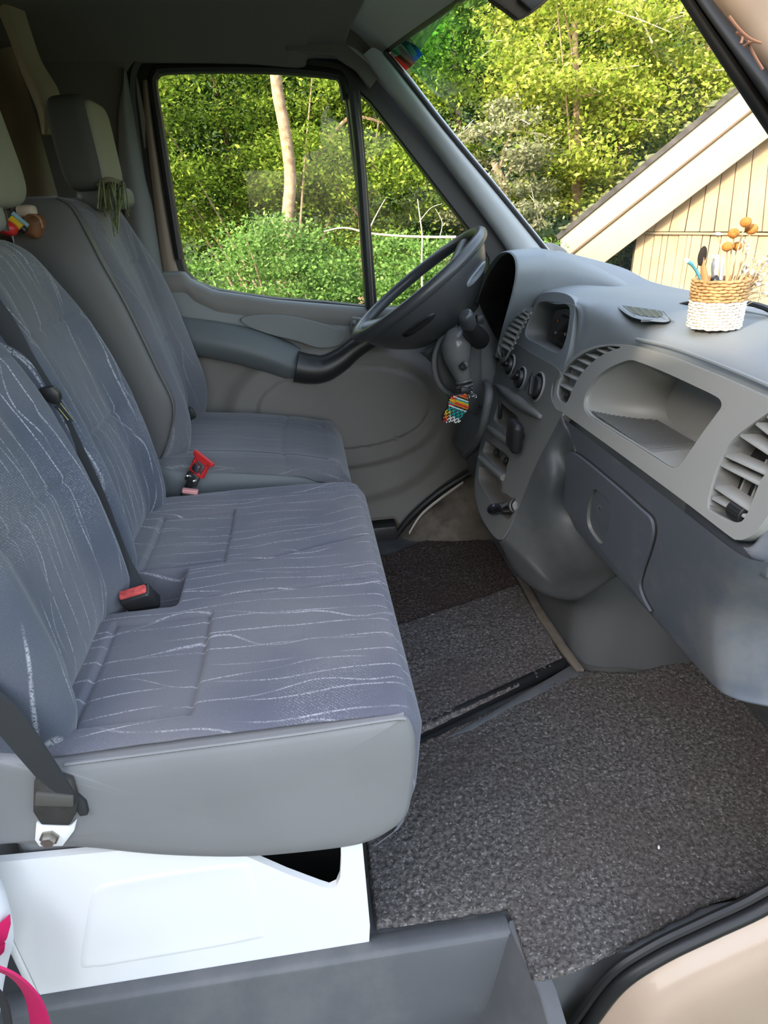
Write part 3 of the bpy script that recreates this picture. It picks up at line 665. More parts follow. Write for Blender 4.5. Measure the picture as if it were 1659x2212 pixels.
# ------------------------------------------------------------------ belts and buckles
# belt lying across the bench in the gap between the two backrests
bp = [at(-60, 600, y=1.20), at(8, 690, y=1.20), at(55, 775, y=1.20), at(110, 865, y=1.195), at(152, 950, y=1.19), at(204, 1060, y=1.18), at(246, 1168, y=1.16), at(270, 1222, y=1.14), at(292, 1262, y=1.11), at(302, 1300, y=1.095)]
bpth = crv(bp, 50)
def lift(p): return p+V((.035, 0, .01))
belt = thing('seat_belt', 'dark grey seat belt running down between the two bench backrests to the red buckle', 'seat belt', bpth[-1])
b = B(); b.strap(bpth, .030, [(V((.91, .20, .10)))]*50, .0012); b.build('webbing', M['belt'], belt)

b = B(); b.prism([at(*p, y=1.165) for p in ((75, 848), (84, 840), (112, 836), (126, 850), (130, 866), (120, 876), (104, 870), (84, 858))], (0.0, .016, 0), .003); tg = b.build('tongue_grip', M['black'], belt)
b = B(); b.plate([at(*p, y=1.160) for p in ((116, 878), (130, 871), (158, 908), (152, 917))], [[at(*p, y=1.160) for p in ((126, 882), (132, 879), (150, 905), (147, 908))]], (0, .003, 0)); b.build('tongue_plate', M['chrome'], tg)
def buckle(name, label, loc, c, size, rot, redcol, group=None):
    t = thing(name, label, 'buckle', loc)
    b = B(); b.rbox(c, size, .006, 3, rot); b.build('body', M['black'], t)
    up = rot @ V((0, 0, size[2]/2))
    b = B(); b.rbox(V(c)+up*1.0, (size[0]*.86, size[1]*.55, .012), .003, 2, rot); b.build('release_button', redcol, t)
    return t
M['red_worn'] = pm('worn_red_plastic', (.62, .09, .08), .45, var=.35, vscale=120)
c = at(300, 1283, y=1.085); rot = Matrix.Rotation(math.radians(-12), 3, 'Y') @ Matrix.Rotation(math.radians(28), 3, 'X')
buckle('belt_buckle', 'black seat belt buckle with worn red button in the bench pocket', c-V((0, 0, .04)), c-V((0, 0, .012)), (.058, .030, .055), rot, M['red_worn'])
# broken red buckle on the driver's side, cover missing, steel mechanism bare
bt_ = thing('belt_buckle', "open red seat belt buckle with bare steel latch between bench and driver's seat", 'buckle', at(395, 1065, y=1.64))
ax = (at(425, 1000, y=1.635)-at(395, 1062, y=1.635)).normalized(); sd_ = V((0.75, -.55, -.25)); sd_ = (sd_-ax*sd_.dot(ax)).normalized(); nn = ax.cross(sd_)
RM = Matrix((sd_, nn, ax)).transposed()
cc = at(428, 1008, y=1.635)
b = B(); b.plate([cc+sd_*x+ax*z for x, z in ((-.024, -.024), (.024, -.024), (.024, .016), (.034, .020), (.034, .031), (-.034, .031), (-.034, .020), (-.024, .016))], [[cc+sd_*x+ax*z for x, z in ((-.016, -.018), (.016, -.018), (.016, .012), (-.016, .012))]], nn*.014); b.build('red_frame', M['red'], bt_, bevel=.003)
b = B(); b.rbox(cc-nn*.004-ax*.004, (.022, .012, .022), .003, 2, RM); b.build('latch', M['metal'], bt_)
b = B(); b.rbox(cc-ax*.038, (.040, .010, .030), .003, 2, RM); b.build('steel_bracket', pm('dark_steel', (.22, .22, .21), .35, .5, .9), bt_)
for s_ in (-.012, .012):
    b = B(); b.lathe([(.004, 0), (.0045, .008), (.002, .010)], cc-ax*.036+sd_*s_-nn*.003, -nn, 10); b.build('rivet', M['chrome'], bt_)
b = B(); b.tube(crv([cc-ax*.05, cc-ax*.085, cc-ax*.13], 8), .017, 10, flat=.6); b.build('stalk', M['black'], bt_)
c2 = at(408, 1062, y=1.605)
b2_ = thing('belt_buckle', 'faded pinkish red buckle tip half hidden behind the bench cushion edge', 'buckle', c2-V((0, 0, .05)))
b = B(); b.rbox(c2-V((0, 0, .03)), (.05, .018, .06), .005, 3, Matrix.Rotation(.25, 3, 'Y')); b.build('body', M['black'], b2_)
b = B(); b.rbox(c2+V((.004, -.002, .002)), (.040, .016, .012), .003, 2, Matrix.Rotation(.25, 3, 'Y')); b.build('release_button', pm('faded_red', (.68, .30, .29), .5), b2_)
# small latch at the foot of the driver's backrest
c3 = at(410, 893, y=2.02); lt = thing('belt_latch', "small dark belt latch on the far rear corner of the driver's cushion", 'latch', c3)
b = B(); b.prism([at(*p, y=2.02) for p in ((392, 908), (408, 880), (416, 884), (424, 902), (410, 910))], (0, .012, 0), .002); b.build('cover', M['black'], lt)
b = B(); b.rbox(at(404, 900, y=2.015), (.012, .006, .02), .002); b.build('plate', pm('brass_plate', (.35, .27, .14), .4, .5, .7), lt)
# near belt: wide webbing coming down to the anchor on the skirt
nb = thing('seat_belt', 'wide black seat belt ending in a white anchor plate on the bench side', 'seat belt', at(110, 1800, y=.70))
bp = crv([V((-.68, .70, 1.12)), V((-.63, .715, .85)), at(-120, 1440, y=.715), at(-40, 1505, y=.708), at(20, 1560, y=.70), at(70, 1625, y=.695), at(115, 1685, y=.695), at(150, 1735, y=.697)], 30)
sdv = [V((.80, -.1, .45))*(1-t)+V((.9, -.1, .30))*t for t in np.linspace(0, 1, 30)]
rows = []
b = B(); wd = np.interp(np.linspace(0, 1, 30), [0, .55, .82, 1], [.048, .050, .036, .028]); path = bp
for i, p in enumerate(path):
    t = (path[min(i+1, 29)]-path[max(i-1, 0)]).normalized(); s_ = (sdv[i]-t*sdv[i].dot(t)).normalized(); n_ = t.cross(s_)*.0015; hh = s_*wd[i]/2
    rows.append([p-hh-n_, p+hh-n_, p+hh+n_, p-hh+n_])
_, vs = b.grid(rows, False, True); [b.bm.faces.new(q) for q in (vs[0], vs[-1])]
b.build('webbing', M['belt'], nb)
M['cover'] = pm('dusty_black_plastic', (.045, .043, .04), .6, .3, var=.3, vscale=30, dust=.4, dustcol=(.12, .11, .10))
b = B(); b.prism(ats([(72, 1690), (88, 1668), (155, 1690), (168, 1735), (165, 1757), (150, 1785), (88, 1783), (70, 1755)], y=.695), (0, .012, 0), .003); b.build('anchor_cover', M['cover'], nb)
b = B(); b.prism(ats([(76, 1715), (158, 1722), (158, 1744), (74, 1742)], y=.690), (0, .006, 0), .0015); b.build('cover_band', pm('band', (.085, .08, .072), .7), nb)
b = B(); b.prism(ats([(166, 1722), (184, 1738), (190, 1762), (172, 1765), (160, 1745)], y=.699), (0, .01, 0), .002); b.build('webbing_stop', M['belt'], nb)
b = B(); b.prism(ats([(78, 1778), (95, 1785), (150, 1786), (166, 1770), (160, 1795), (135, 1828), (85, 1829), (75, 1815)], y=.703), (0, .005, 0), .001); b.build('anchor_plate', M['white_paint'], nb)
bc = at(106, 1812, y=.700)
b = B(); b.lathe([(.0, .008), (.009, .008), (.0105, .005), (.0105, 0), (.014, 0), (.014, -.003)], bc, (0, -1, 0), 6, False); b.build('bolt', pm('dull_bolt', (.30, .28, .25), .4, .5, .8), nb, sharp=20)
# ------------------------------------------------------------------ carpets
def carpetmat(name, a, b_, c_):
    m, nt, p = nodes_of(name); L = nt.links; tc = N(nt, 'ShaderNodeTexCoord').outputs['Object']
    n1 = noise(nt, tc, 115, 2, .7); n2 = noise(nt, tc, 3.2, 3); n3 = noise(nt, tc, 150, 1)
    col = mixc(nt, ramp(nt, n1, .38, .66), a, b_); col = mixc(nt, ramp(nt, n3, .60, .72), col, c_)
    col = mixc(nt, math_(nt, 'MULTIPLY', ramp(nt, n2, .45, .65), .35), col, tuple(x*y for x, y in zip(a, (1.5, 1.2, 1.05))))
    L.new(col, p.inputs['Base Color']); p.inputs['Roughness'].default_value = .95; p.inputs['Specular IOR Level'].default_value = .1
    L.new(bump(nt, n1, .8, .004), p.inputs['Normal']); return m
M['carpet'] = carpetmat('carpet_pile', (.055, .050, .047), (.145, .134, .125), (.25, .238, .228))
M['carpet2'] = carpetmat('carpet_pile_middle', (.062, .055, .053), (.165, .15, .142), (.27, .25, .24))
M['carpet3'] = carpetmat('carpet_pile_dark', (.035, .027, .024), (.10, .078, .07), (.18, .15, .14))
def carpet(name, label, cols, z, mat, x0, x1, ylo, yhi, step=.0042):
    gx = np.arange(x0, x1, step); L_ = np.array([ylo(x) for x in gx]); H_ = np.array([yhi(x) for x in gx])
    gy = np.arange(L_.min()-step, H_.max()+2*step, step); X, Yf = np.meshgrid(gx, gy, indexing='ij')
    rag = .004*vnoise(X*60, Yf*0+X*33, 31, 2); lo = L_[:, None]+rag; hi = H_[:, None]+rag
    inn = (Yf > lo) & (Yf < hi); Y = np.clip(Yf, lo, hi); ed = inn.astype(float); ed[0] = ed[-1] = 0
    Z = z-.012*(1-ed)+ed*(.0035*vnoise(Yf*150, X*150, 21, 2)+.004*vnoise(X*9, Yf*9, 4, 2))
    XX = X+.0012*vnoise(X*170, Yf*170, 9, 1)
    A = np.stack([XX, Y, Z], -1)
    o = fastgrid(name, A, mat, loc=(float(X.mean()), float(Y.mean()), z)); tag(o, label, 'carpet')
    bm = bmesh.new(); bm.from_mesh(o.data); bad = [f for f in bm.faces if f.calc_area() < 2e-6 or (max(v.co.y for v in f.verts)-min(v.co.y for v in f.verts) < step*.05)]
    bmesh.ops.delete(bm, geom=bad, context='FACES'); bm.to_mesh(o.data); bm.free(); return o
LB = ats([(1141, 2106), (1170, 2112), (1249, 2088), (1368, 2030), (1525, 1948), (1659, 1912)], z=.012)
def ylo(x):
    if x < .272: return .742
    return float(np.interp(x, [p.x for p in LB]+[1.0], [p.y for p in LB]+[.80]))
def yhi(x): return float(np.interp(x, [.0, E0.x, E1.x-.01, .72, .80, .93, 1.05], [1.13, E0.y-.03, E1.y-.045, 1.335, 1.315, 1.33, 1.33]))
carpet('floor_carpet', 'grey-brown flecked carpet in the passenger footwell nearest the step', None, .012, M['carpet'], .022, 1.02, ylo, yhi)
ZM = .036
F = [at(x, y, z=ZM) for x, y in ((905, 1580), (1225, 1424), (1128, 1258), (1045, 1288), (868, 1346), (1058, 1166), (960, 1150), (838, 1192))]
def m_lo(x): return float(np.interp(x, [-.1, F[0].x, F[1].x], [F[0].y-.12, F[0].y, F[1].y]))
def m_hi(x): return float(np.interp(x, [-.1, F[4].x, F[3].x, F[2].x], [F[4].y-.08, F[4].y, F[3].y, F[2].y]))
carpet('floor_carpet', 'speckled raised carpet piece in the middle of the cab floor with black front edge', None, ZM, M['carpet2'], .0, F[1].x-.004, m_lo, m_hi)
def d_hi(x): return float(np.interp(x, [.0, F[7].x, F[6].x, F[5].x], [F[7].y-.0, F[7].y-.01, F[6].y, F[5].y]))
carpet('floor_carpet', "dark brown carpet piece in the driver's footwell under the console", None, ZM-.006, M['carpet3'], .0, F[1].x-.0, lambda x: m_hi(x)-.012, lambda x: max(d_hi(x), m_hi(x)+.05))
e0, e1 = V((E0.x-.25, E0.y-.11, 0)), V((F[1].x, F[1].y-.004, 0))
b = B(); b.prism([V((e0.x, e0.y, .001)), V((e1.x, e1.y, .001)), V((e1.x, e1.y, ZM+.002)), V((e0.x, e0.y, ZM+.002))], (-.004, .014, 0), .003); struct(b.build('trim_15', M['rubber']))
g0 = ats([(960, 1600), (1040, 1556), (1228, 1444), (1245, 1436), (1264, 1456), (1150, 1510), (1095, 1536), (1020, 1580)], z=.006)
b = B(); b.prism(g0, (0, 0, .008), .002); struct(b.build('trim_16', M['sill']))
t0 = ats([(1116, 1250), (1132, 1250), (1170, 1318), (1222, 1396), (1262, 1452), (1244, 1452), (1214, 1416), (1160, 1335)], z=.034)
b = B(); b.prism(t0, (0, 0, .010), .003); struct(b.build('trim_17', pm('brown_edge_strip', (.15, .125, .10), .7, .3, var=.2, vscale=20)))
b = B(); b.rbox((.35, 1.85, .0), (.66, .76, .05), .0); struct(b.build('floor_2', M['floorpan']))
# tiny white crumb on the near carpet
p = at(1423, 1830, z=.020); b = B(); b.ell(p, (.005, .0025, .002), Matrix.Rotation(1.1, 3, 'Z'), 8, 6); tag(b.build('crumb', M['white_paint'], loc=p), 'tiny white crumb on the passenger footwell carpet', 'crumb')

# ------------------------------------------------------------------ engine cover under the dash
b = B(); A = []
for z in np.linspace(-.005, .62, 10):
    k = .03*(z/.6); r = .13; cxy = []
    for x, y in ((.662+k, 2.1), (.662+k, 1.75), (.662+k, 1.50)): cxy.append((x, y, z))
    for a in np.linspace(0, math.pi/2, 10): cxy.append((.662+k+r-r*math.cos(a), 1.36+k+.10-.10*math.sin(a)*1.0+.0, z))
    for x in (.86, .93, 1.0, 1.15): cxy.append((x, 1.325+k, z))
    A.append(cxy)
b.loft(A, 24, 0); tag(b.build('engine_cover', M['dash_low'], sharp=0, loc=(.8, 1.5, 0)), 'smooth dark grey engine cover bulging below the dashboard centre', 'cover')
b = B(); b.rbox((1.06, 1.0, .35), (.04, .9, .75), 0); struct(b.build('wall_front', M['floorpan']))

# ------------------------------------------------------------------ dashboard
dash = thing('dashboard', 'grey plastic dashboard with open tray, round vents, glovebox and centre console', 'dashboard', (.6, 1.35, .5))
nS = V((-.182, 0, .05)).normalized(); PS = (V((.54, 1, .758)), nS)
so_px = [(1194, 876), (1195, 855), (1201, 822), (1213, 798), (1232, 775), (1256, 758), (1283, 748), (1310, 744), (1340, 744), (1380, 749), (1444, 768), (1500, 790), (1558, 814), (1654, 856), (1740, 898), (1762, 915), (1768, 945), (1750, 985), (1710, 1050), (1672, 1095), (1648, 1130), (1630, 1152), (1610, 1164), (1592, 1166), (1572, 1156), (1473, 1080), (1331, 975), (1222, 897), (1205, 886)]
pk_px = [(1290, 911), (1268, 894), (1261, 878), (1264, 855), (1276, 832), (1294, 810), (1317, 794), (1342, 783), (1362, 778), (1382, 783), (1430, 802), (1500, 834), (1543, 855), (1556, 866), (1557, 880), (1545, 897), (1515, 938), (1490, 975), (1472, 1001), (1460, 1010), (1440, 1006), (1400, 980)]
v1_px = [(1207, 862), (1203, 848), (1207, 826), (1218, 801), (1236, 780), (1261, 763), (1285, 753), (1309, 748), (1330, 748), (1339, 751), (1314, 760), (1291, 773), (1270, 791), (1253, 811), (1239, 836), (1229, 860), (1222, 871), (1213, 868)]
v2_px = [(1533, 1102), (1529, 1088), (1532, 1068), (1541, 1034), (1552, 1003), (1566, 972), (1582, 951), (1601, 933), (1642, 903), (1675, 884), (1712, 890), (1728, 902), (1722, 930), (1690, 975), (1661, 1012), (1640, 1044), (1619, 1098), (1606, 1122), (1594, 1128), (1575, 1124)]
opl = lambda L: [at(*p, pl=PS) for p in L]
so_ = crv(opl(so_px), 120, True); pk = crv(opl(pk_px), 90, True); v1 = crv(opl(v1_px), 60, True); v2 = crv(opl(v2_px), 60, True)
b = B(); b.plate(so_, [pk, v1, v2], -nS*.018); b.build('tray_panel', M['silver'], dash, sharp=35, bevel=.004)
# open tray: mouth -> back
ymid = sum(p.y for p in pk)/len(pk); A = []
for f, g in ((.0, 0), (.02, 0), (.06, .08), (.14, .22), (.25, .40), (.4, .6), (.55, .76), (.7, .87), (.85, .95), (.94, .985), (1, 1)):
    row = []
    for p in pk:
        wl = float(sst(-.10, .24, p.y-ymid)); wr = float(sst(.05, .20, ymid-p.y)); xb = .672
        q = V((p.x+.004+(xb-p.x)*f, p.y-.105*wl*g+.02*wr*f, p.z))
        row.append(q)
    A.append(row)
c_ = sum(A[-1], V())/len(pk); last = A[-1]; A += [[p.lerp(c_, t) for p in last] for t in (.06, .2, .5, .97)]
b = B(); b.loft(A, 0, 0, cv=True, caps=True); tr = b.build('open_tray', M['silver'], dash, sharp=70)
gx = np.linspace(.560, .662, 24); gy = np.linspace(.94, 1.285, 300); X, Y = np.meshgrid(gx, gy, indexing='ij')
lip = [at(*p, pl=PS) for p in ((1297, 914), (1461, 1008))]
Zf = lip[0].z+.0035+.0026*np.sign(np.sin(Y*2*math.pi/.0072))*(.5)-.001
keep = X < .662
A = np.stack([np.minimum(X, .655-.10*sst(1.14, 1.285, Y)+.0), Y, Zf], -1)
o = fastgrid('ribbed_mat', A, pm('ribbed_mat_rubber', (.10, .105, .105), .6, .3, grain=.1), tr); 
def vent(outline, parent, depth, n):
    A = [[p+(-nS)*d for p in outline] for d in (.004, .012, depth)]; c_ = sum(A[-1], V())/len(outline)
    b = B(); b.loft(A, 0, 0, cv=True); v_ = b.build('vent_duct', M['silver'], parent, sharp=50)
    b = B(); b.prism([p+(-nS)*(depth-.002) for p in outline], -nS*.004); b.build('duct_back', M['black'], v_); return v_
d1v = vent(v1, dash, .030, 0); d2v = vent(v2, dash, .045, 0)
def slat(parent, a, c_, dep=.022, th=.0022, tilt=.25, nrm=None, mat=None, off=.003):
    nr = nrm if nrm is not None else nS
    a, c_ = V(a)-nr*off, V(c_)-nr*off; t = (c_-a).normalized(); inn = (-nr); up = t.cross(inn).normalized()
    inn = (inn+up*tilt).normalized()*dep; w_ = up*th
    b = B(); b.prism([a-w_, c_-w_, c_+w_, a+w_], inn, .0006, 1); return b.build('slat', mat or M['silver'], parent)
for l, r_ in (((1206, 830), (1240, 848)), ((1214, 806), (1247, 822)), ((1227, 789), (1258, 803)), ((1243, 774), (1273, 789)), ((1262, 763), (1290, 776)), ((1286, 754), (1310, 765)), ((1310, 749), (1326, 757))):
    slat(d1v, at(*l, pl=PS), at(*r_, pl=PS), .018)
for l, r_ in (((1540, 1052), (1620, 1106)), ((1552, 1003), (1640, 1048)), ((1562, 983), (1655, 1026)), ((1594, 939), (1672, 990)), ((1628, 914), (1694, 966)), ((1652, 898), (1715, 938)), ((1533, 1075), (1612, 1120))):
    slat(d2v, at(*l, pl=PS), at(*r_, pl=PS), .026)
for l, r_ in (((1575, 1098), (1620, 985)), ((1600, 1100), (1650, 985)), ((1560, 1060), (1590, 990))):
    slat(d2v, at(*l, pl=PS), at(*r_, pl=PS), .014, .0016, .0, off=.026)
def thumb(parent, c, r, w_, axis=(0, 1, 0)):
    n = 30; prof = [(0, -w_/2), (r*.8, -w_/2), (r, -w_/2+.002), (r, w_/2-.002), (r*.8, w_/2), (0, w_/2)]
    b = B(); b.lathe(prof, c, axis, n, False)
    for k in range(18):
        a = 2*math.pi*k/18; q = V(axis).to_track_quat('Z', 'Y'); p = V(c)+q @ V((math.cos(a)*r, math.sin(a)*r, 0)); b.rbox(p, (.0014, w_*.8, .0014), 0, 1)
    return b.build('thumb_wheel', M['black'], parent)
thumb(d1v, at(1219, 856, pl=PS)-nS*.008, .007, .010); thumb(d2v, at(1583, 1103, pl=PS)-nS*.012, .013, .030)

# padded top, swept across the cab
st_ = [(.50, [(.68, .86), (.70, .90), (.72, .93), (.76, .95), (.82, .955), (.90, .95)]),
       (.60, [(.620, .90), (.626, .935), (.650, .965), (.72, .978), (.80, .972), (.88, .955)]),
       (.75, [(.604, .930), (.606, .950), (.634, .972), (.70, .984), (.82, .980), (.92, .962)]),
       (1.0, [(.604, .930), (.606, .950), (.634, .972), (.70, .984), (.84, .982), (.95, .965)]),
       (1.12, [(.604, .925), (.606, .950), (.632, .973), (.70, .986), (.84, .982), (.95, .968)]),
       (1.22, [(.602, .90), (.606, .948), (.630, .974), (.70, .988), (.84, .982), (.95, .968)]),
       (1.30, [(.590, .83), (.602, .935), (.625, .978), (.70, .990), (.84, .982), (.95, .968)]),
       (1.36, [(.572, .80), (.592, .92), (.615, .980), (.70, .990), (.84, .982), (.95, .968)]),
       (1.40, [(.596, .962), (.601, .972), (.620, .983), (.70, .990), (.84, .980), (.95, .968)]),
       (1.55, [(.596, .962), (.601, .972), (.620, .983), (.70, .988), (.84, .975), (.95, .968)]),
       (1.72, [(.600, .955), (.605, .965), (.625, .978), (.70, .985), (.82, .972), (.93, .975)]),
       (1.9, [(.62, .95), (.63, .97), (.65, .982), (.70, .99), (.80, .985), (.92, 1.0)]),
       (2.2, [(.64, .95), (.66, .98), (.70, 1.0), (.74, 1.01), (.80, 1.02), (.85, 1.03)])]
rows = [[(x, y, z) for x, z in pr] for y, pr in st_]
b = B(); b.loft(rows, 110, 40); b.build('top_pad', M['dash_top'], dash, sharp=0)
# seam strip between tray panel and pad
sq = [at(x, y, pl=PS)+V((.004, 0, .010)) for x, y in ((1368, 742), (1444, 761), (1558, 806), (1654, 848), (1760, 897))]
b = B(); b.tube([p+V((.002, 0, -.003)) for p in crv(sq, 30)], .0035, 8); b.build('pad_seam', M['dash_top'], dash)
# top defroster vent: oval bezel and louvres
dv = ats([(1325, 653), (1350, 650), (1400, 658), (1435, 672), (1450, 688), (1438, 697), (1400, 694), (1365, 686), (1340, 670)], z=.9825)
cdv = sum(dv, V())/len(dv); ring = crv(dv, 50, True)
b = B(); b.loft([[p+V((0, 0, .001)) for p in ring], [p.lerp(cdv, .10)+V((0, 0, .004)) for p in ring], [p.lerp(cdv, .30)+V((0, 0, .003)) for p in ring]], 0, 0, cv=True); bz = b.build('defroster_bezel', M['dash_top'], dash, sharp=0)
b = B(); b.prism([p.lerp(cdv, .28)+V((0, 0, .0015)) for p in ring], (0, 0, .0025)); b.build('defroster_slot', M['black'], bz)
for k in range(6):
    t = .08+k*.15; a = at(1340+k*17, 655+k*2.0, z=.9862); c_ = at(1372+k*16, 682+k*2, z=.9862); slat(bz, a, c_, .004, .0010, .1, V((0, 0, 1)), M['dash_top'], off=-.001)
slat(bz, at(1385, 690, z=.9862), at(1436, 688, z=.9862), .005, .0018, .2, V((0, 0, 1)), M['dash_top'], off=0)

# lower fascia (blue grey) with glovebox
nL = V((-.263, 0, -.035)).normalized(); PL = (V((.541, 1, .757)), nL)
def low(y):
    k = .0
    return [(.541, y, .757), (.546, y, .715), (.558, y, .62), (.572, y, .515), (.586, y, .492), (.64, y, .487), (.80, y, .50)]
lw = [[(x+.04, y, z) for x, y, z in low(1.47)], low(1.36), low(1.25), low(1.1), low(.95), low(.85)]
b = B(); b.loft(lw, 50, 30); b.build('lower_fascia', M['dash_blue'], dash, sharp=60)
# end cap by the passenger door: bulges towards the seat
ec = []
lowp = low(0); yc = [.672, .690, .728, .712, .70, .70, .70]; yend = .655
for d, dx in ((.16, 0), (.10, 0), (.05, 0), (.022, .001), (.007, .004), (-.004, .012), (-.014, .026), (-.03, .06), (-.045, .12), (-.05, .22)):
    ec.append([(x+dx, min(.853, y0+d) if d < .15 else .853, z) for (x, _, z), y0 in zip(lowp, yc)])
b = B(); b.loft(ec, 40, 40); b.build('end_cap', M['dash_blue'], dash, sharp=0)
e2 = []
for y, dx, z0, z1 in ((.688, .004, .757, .77), (.676, .008, .752, .82), (.664, .03, .752, .85), (.648, .08, .755, .88), (.62, .17, .76, .90)):
    e2.append([(.552+dx, y, z0-.003), (.542+dx, y, z0+.01), (.552+dx, y, (z0+z1)/2), (.566+dx, y, z1), (.60+dx, y, z1+.02)])
b = B(); b.loft(e2, 30, 24); b.build('end_cap_upper', M['dash_blue'], dash, sharp=0)
b = B(); b.rbox((.615, .76, .745), (.10, .20, .03), .006); b.build('end_cap_core', M['dash_blue'], dash)
# glovebox lid
gb = [(1243, 975), (1330, 1042), (1390, 1095), (1412, 1115), (1419, 1132), (1419, 1155), (1410, 1190), (1396, 1232), (1390, 1262), (1398, 1290), (1412, 1318), (1360, 1250), (1328, 1209), (1270, 1142), (1228, 1098), (1216, 1076), (1217, 1030), (1227, 998)]
gbp = [at(*p, pl=PL)+nL*.001 for p in gb]
hd = [(1291, 1056), (1302, 1060), (1318, 1073), (1328, 1089), (1327, 1110), (1322, 1140), (1314, 1165), (1305, 1172), (1292, 1158), (1280, 1138), (1276, 1115), (1280, 1085)]
hdp = crv([at(*p, pl=PL)+nL*.001 for p in hd], 50, True)
b = B(); b.plate(crv(gbp, 90, True), [hdp], nL*.008); gl = b.build('glovebox_lid', M['dash_blue'], dash, sharp=35, bevel=.003)
b = B(); b.tube([p+nL*.001 for p in crv(gbp, 90, True)], .0022, 6, True); b.build('lid_gap', M['black'], gl)
ch = sum(hdp, V())/len(hdp)
b = B(); b.loft([[p+nL*.007 for p in hdp], [p.lerp(ch, .06)-nL*.012 for p in hdp], [p.lerp(ch, .3)-nL*.024 for p in hdp], [p.lerp(ch, .95)-nL*.028 for p in hdp]], 0, 0, cv=True, caps=True); b.build('handle_recess', M['dash_grey'], gl, sharp=0)  # lighter grey than the lid stands in for light in the scoop
fl = [at(*p, pl=PL)+nL*.006 for p in ((1294, 1060), (1312, 1072), (1325, 1090), (1324, 1108), (1317, 1145), (1300, 1130), (1284, 1112), (1287, 1085))]
b = B(); b.prism(crv(fl, 30, True), -nL*.006); b.build('latch_flap', M['dash_blue'], gl, bevel=.002)
lk = at(1303, 1096, pl=PL)+nL*.006
b = B(); b.lathe([(.006, 0), (.0066, .0015), (.005, .002), (.0045, .0012), (0, .0012)], lk, nL, 20, False); b.build('lock', M['dash_blue'], gl)
b = B(); b.rbox(lk+nL*.0018, (.001, .0012, .007), 0, 1, Matrix.Rotation(.3, 3, 'X')); b.build('key_slot', M['black'], gl)

# ------------------------------------------------------------------ centre console
nC = V((-1, 0, .26)).normalized(); PC = (V((.44, 1.5, .38)), nC)
opc = lambda L: [at(*p, pl=PC) for p in L]
cf = [(1064, 838), (1067, 812), (1074, 785), (1084, 772), (1110, 742), (1150, 764), (1208, 800), (1194, 828), (1190, 850), (1193, 868), (1203, 884), (1217, 896), (1192, 944), (1167, 993), (1145, 1042), (1128, 1083), (1112, 1120), (1098, 1150), (1089, 1162), (1079, 1166), (1068, 1160), (1052, 1140), (1037, 1112), (1028, 1082), (1025, 1045), (1029, 1005), (1038, 955), (1050, 900)]
rA = [(1078, 868), (1098, 884), (1119, 903), (1116, 925), (1110, 945), (1088, 925), (1068, 908), (1072, 885)]
rB = [(1052, 952), (1075, 968), (1098, 986), (1095, 1005), (1090, 1022), (1066, 1000), (1044, 978), (1047, 962)]
rC = [(1038, 1005), (1060, 1022), (1084, 1042), (1084, 1062), (1096, 1068), (1112, 1086), (1108, 1106), (1098, 1122), (1080, 1108), (1058, 1080), (1036, 1042), (1034, 1022)]
b = B(); b.plate(crv(opc(cf), 150, True), [crv(opc(r), 40, True) for r in (rA, rB, rC)], -nC*.02); cn = b.build('console_face', M['dash_grey'], dash, sharp=35, bevel=.004)
for r, dp in ((rA, .05), (rB, .04), (rC, .05)):
    q = crv(opc(r), 40, True); c_ = sum(q, V())/len(q)
    b = B(); b.loft([[p-nC*.004 for p in q], [p.lerp(c_, .05)-nC*dp*.5 for p in q], [p.lerp(c_, .10)-nC*dp for p in q], [p.lerp(c_, .97)-nC*dp for p in q]], 0, 0, cv=True, caps=True); b.build('storage_slot', M['door_dark'], cn, sharp=50)
# shelf bars between the slots
for l, r_ in (((1058, 925), (1108, 962)), ((1040, 990), (1090, 1032))):
    a, c_ = at(*l, pl=PC), at(*r_, pl=PC); b = B(); b.tube([a+nC*.003, c_+nC*.003], .009, 10); b.build('shelf_bar', M['dash_grey'], cn)
# raised roll above the switch row
rp = crv([at(*p, pl=PC)+nC*.001 for p in ((1072, 832), (1100, 852), (1135, 878), (1170, 902))], 20)
b = B(); b.tube(rp, [.004+.011*math.sin(math.pi*(i+.5)/20) for i in range(20)], 12); b.build('roll', M['dash_grey'], cn, sharp=0)
# heater knobs
def knob(c_px, r, ang):
    c = at(*c_px, pl=PC); 
    b = B(); b.lathe([(r*1.32, .0), (r*1.30, .004), (r*1.12, .005), (r*1.06, .001), (r, .002), (r*.96, .012), (r*.88, .014), (0, .0145)], c, nC, 32, False); k = b.build('heater_knob', M['black'], cn)
    rot = nC.to_track_quat('Z', 'Y').to_matrix() @ Matrix.Rotation(ang, 3, 'Z')
    b = B(); b.rbox(c+nC*.018, (r*1.7, r*.36, .012), .002, 2, rot); b.build('grip', M['rubber'], k)
    b = B(); b.lathe([(r*1.36, .0), (r*1.40, .003), (r*1.30, .0048), (r*1.28, .002)], c, nC, 32, False); b.build('knob_ring', M['silver'], k)
knob((1104, 789), .0215, .3); knob((1127, 817), .0215, .5); knob((1163, 836), .026, 2.0)
# tick marks between the knobs
for c0_, c1_, n in (((1150, 806), (1134, 842), 11), ((1118, 782), (1108, 806), 8)):
    p0, p1 = at(*c0_, pl=PC), at(*c1_, pl=PC); b = B()
    for k in range(n): b.rbox(p0.lerp(p1, k/(n-1))+nC*.001, (.001, .006, .0016), 0, 1)
    o = b.build('scale_marks', M['rubber'], cn); o['kind'] = 'stuff'
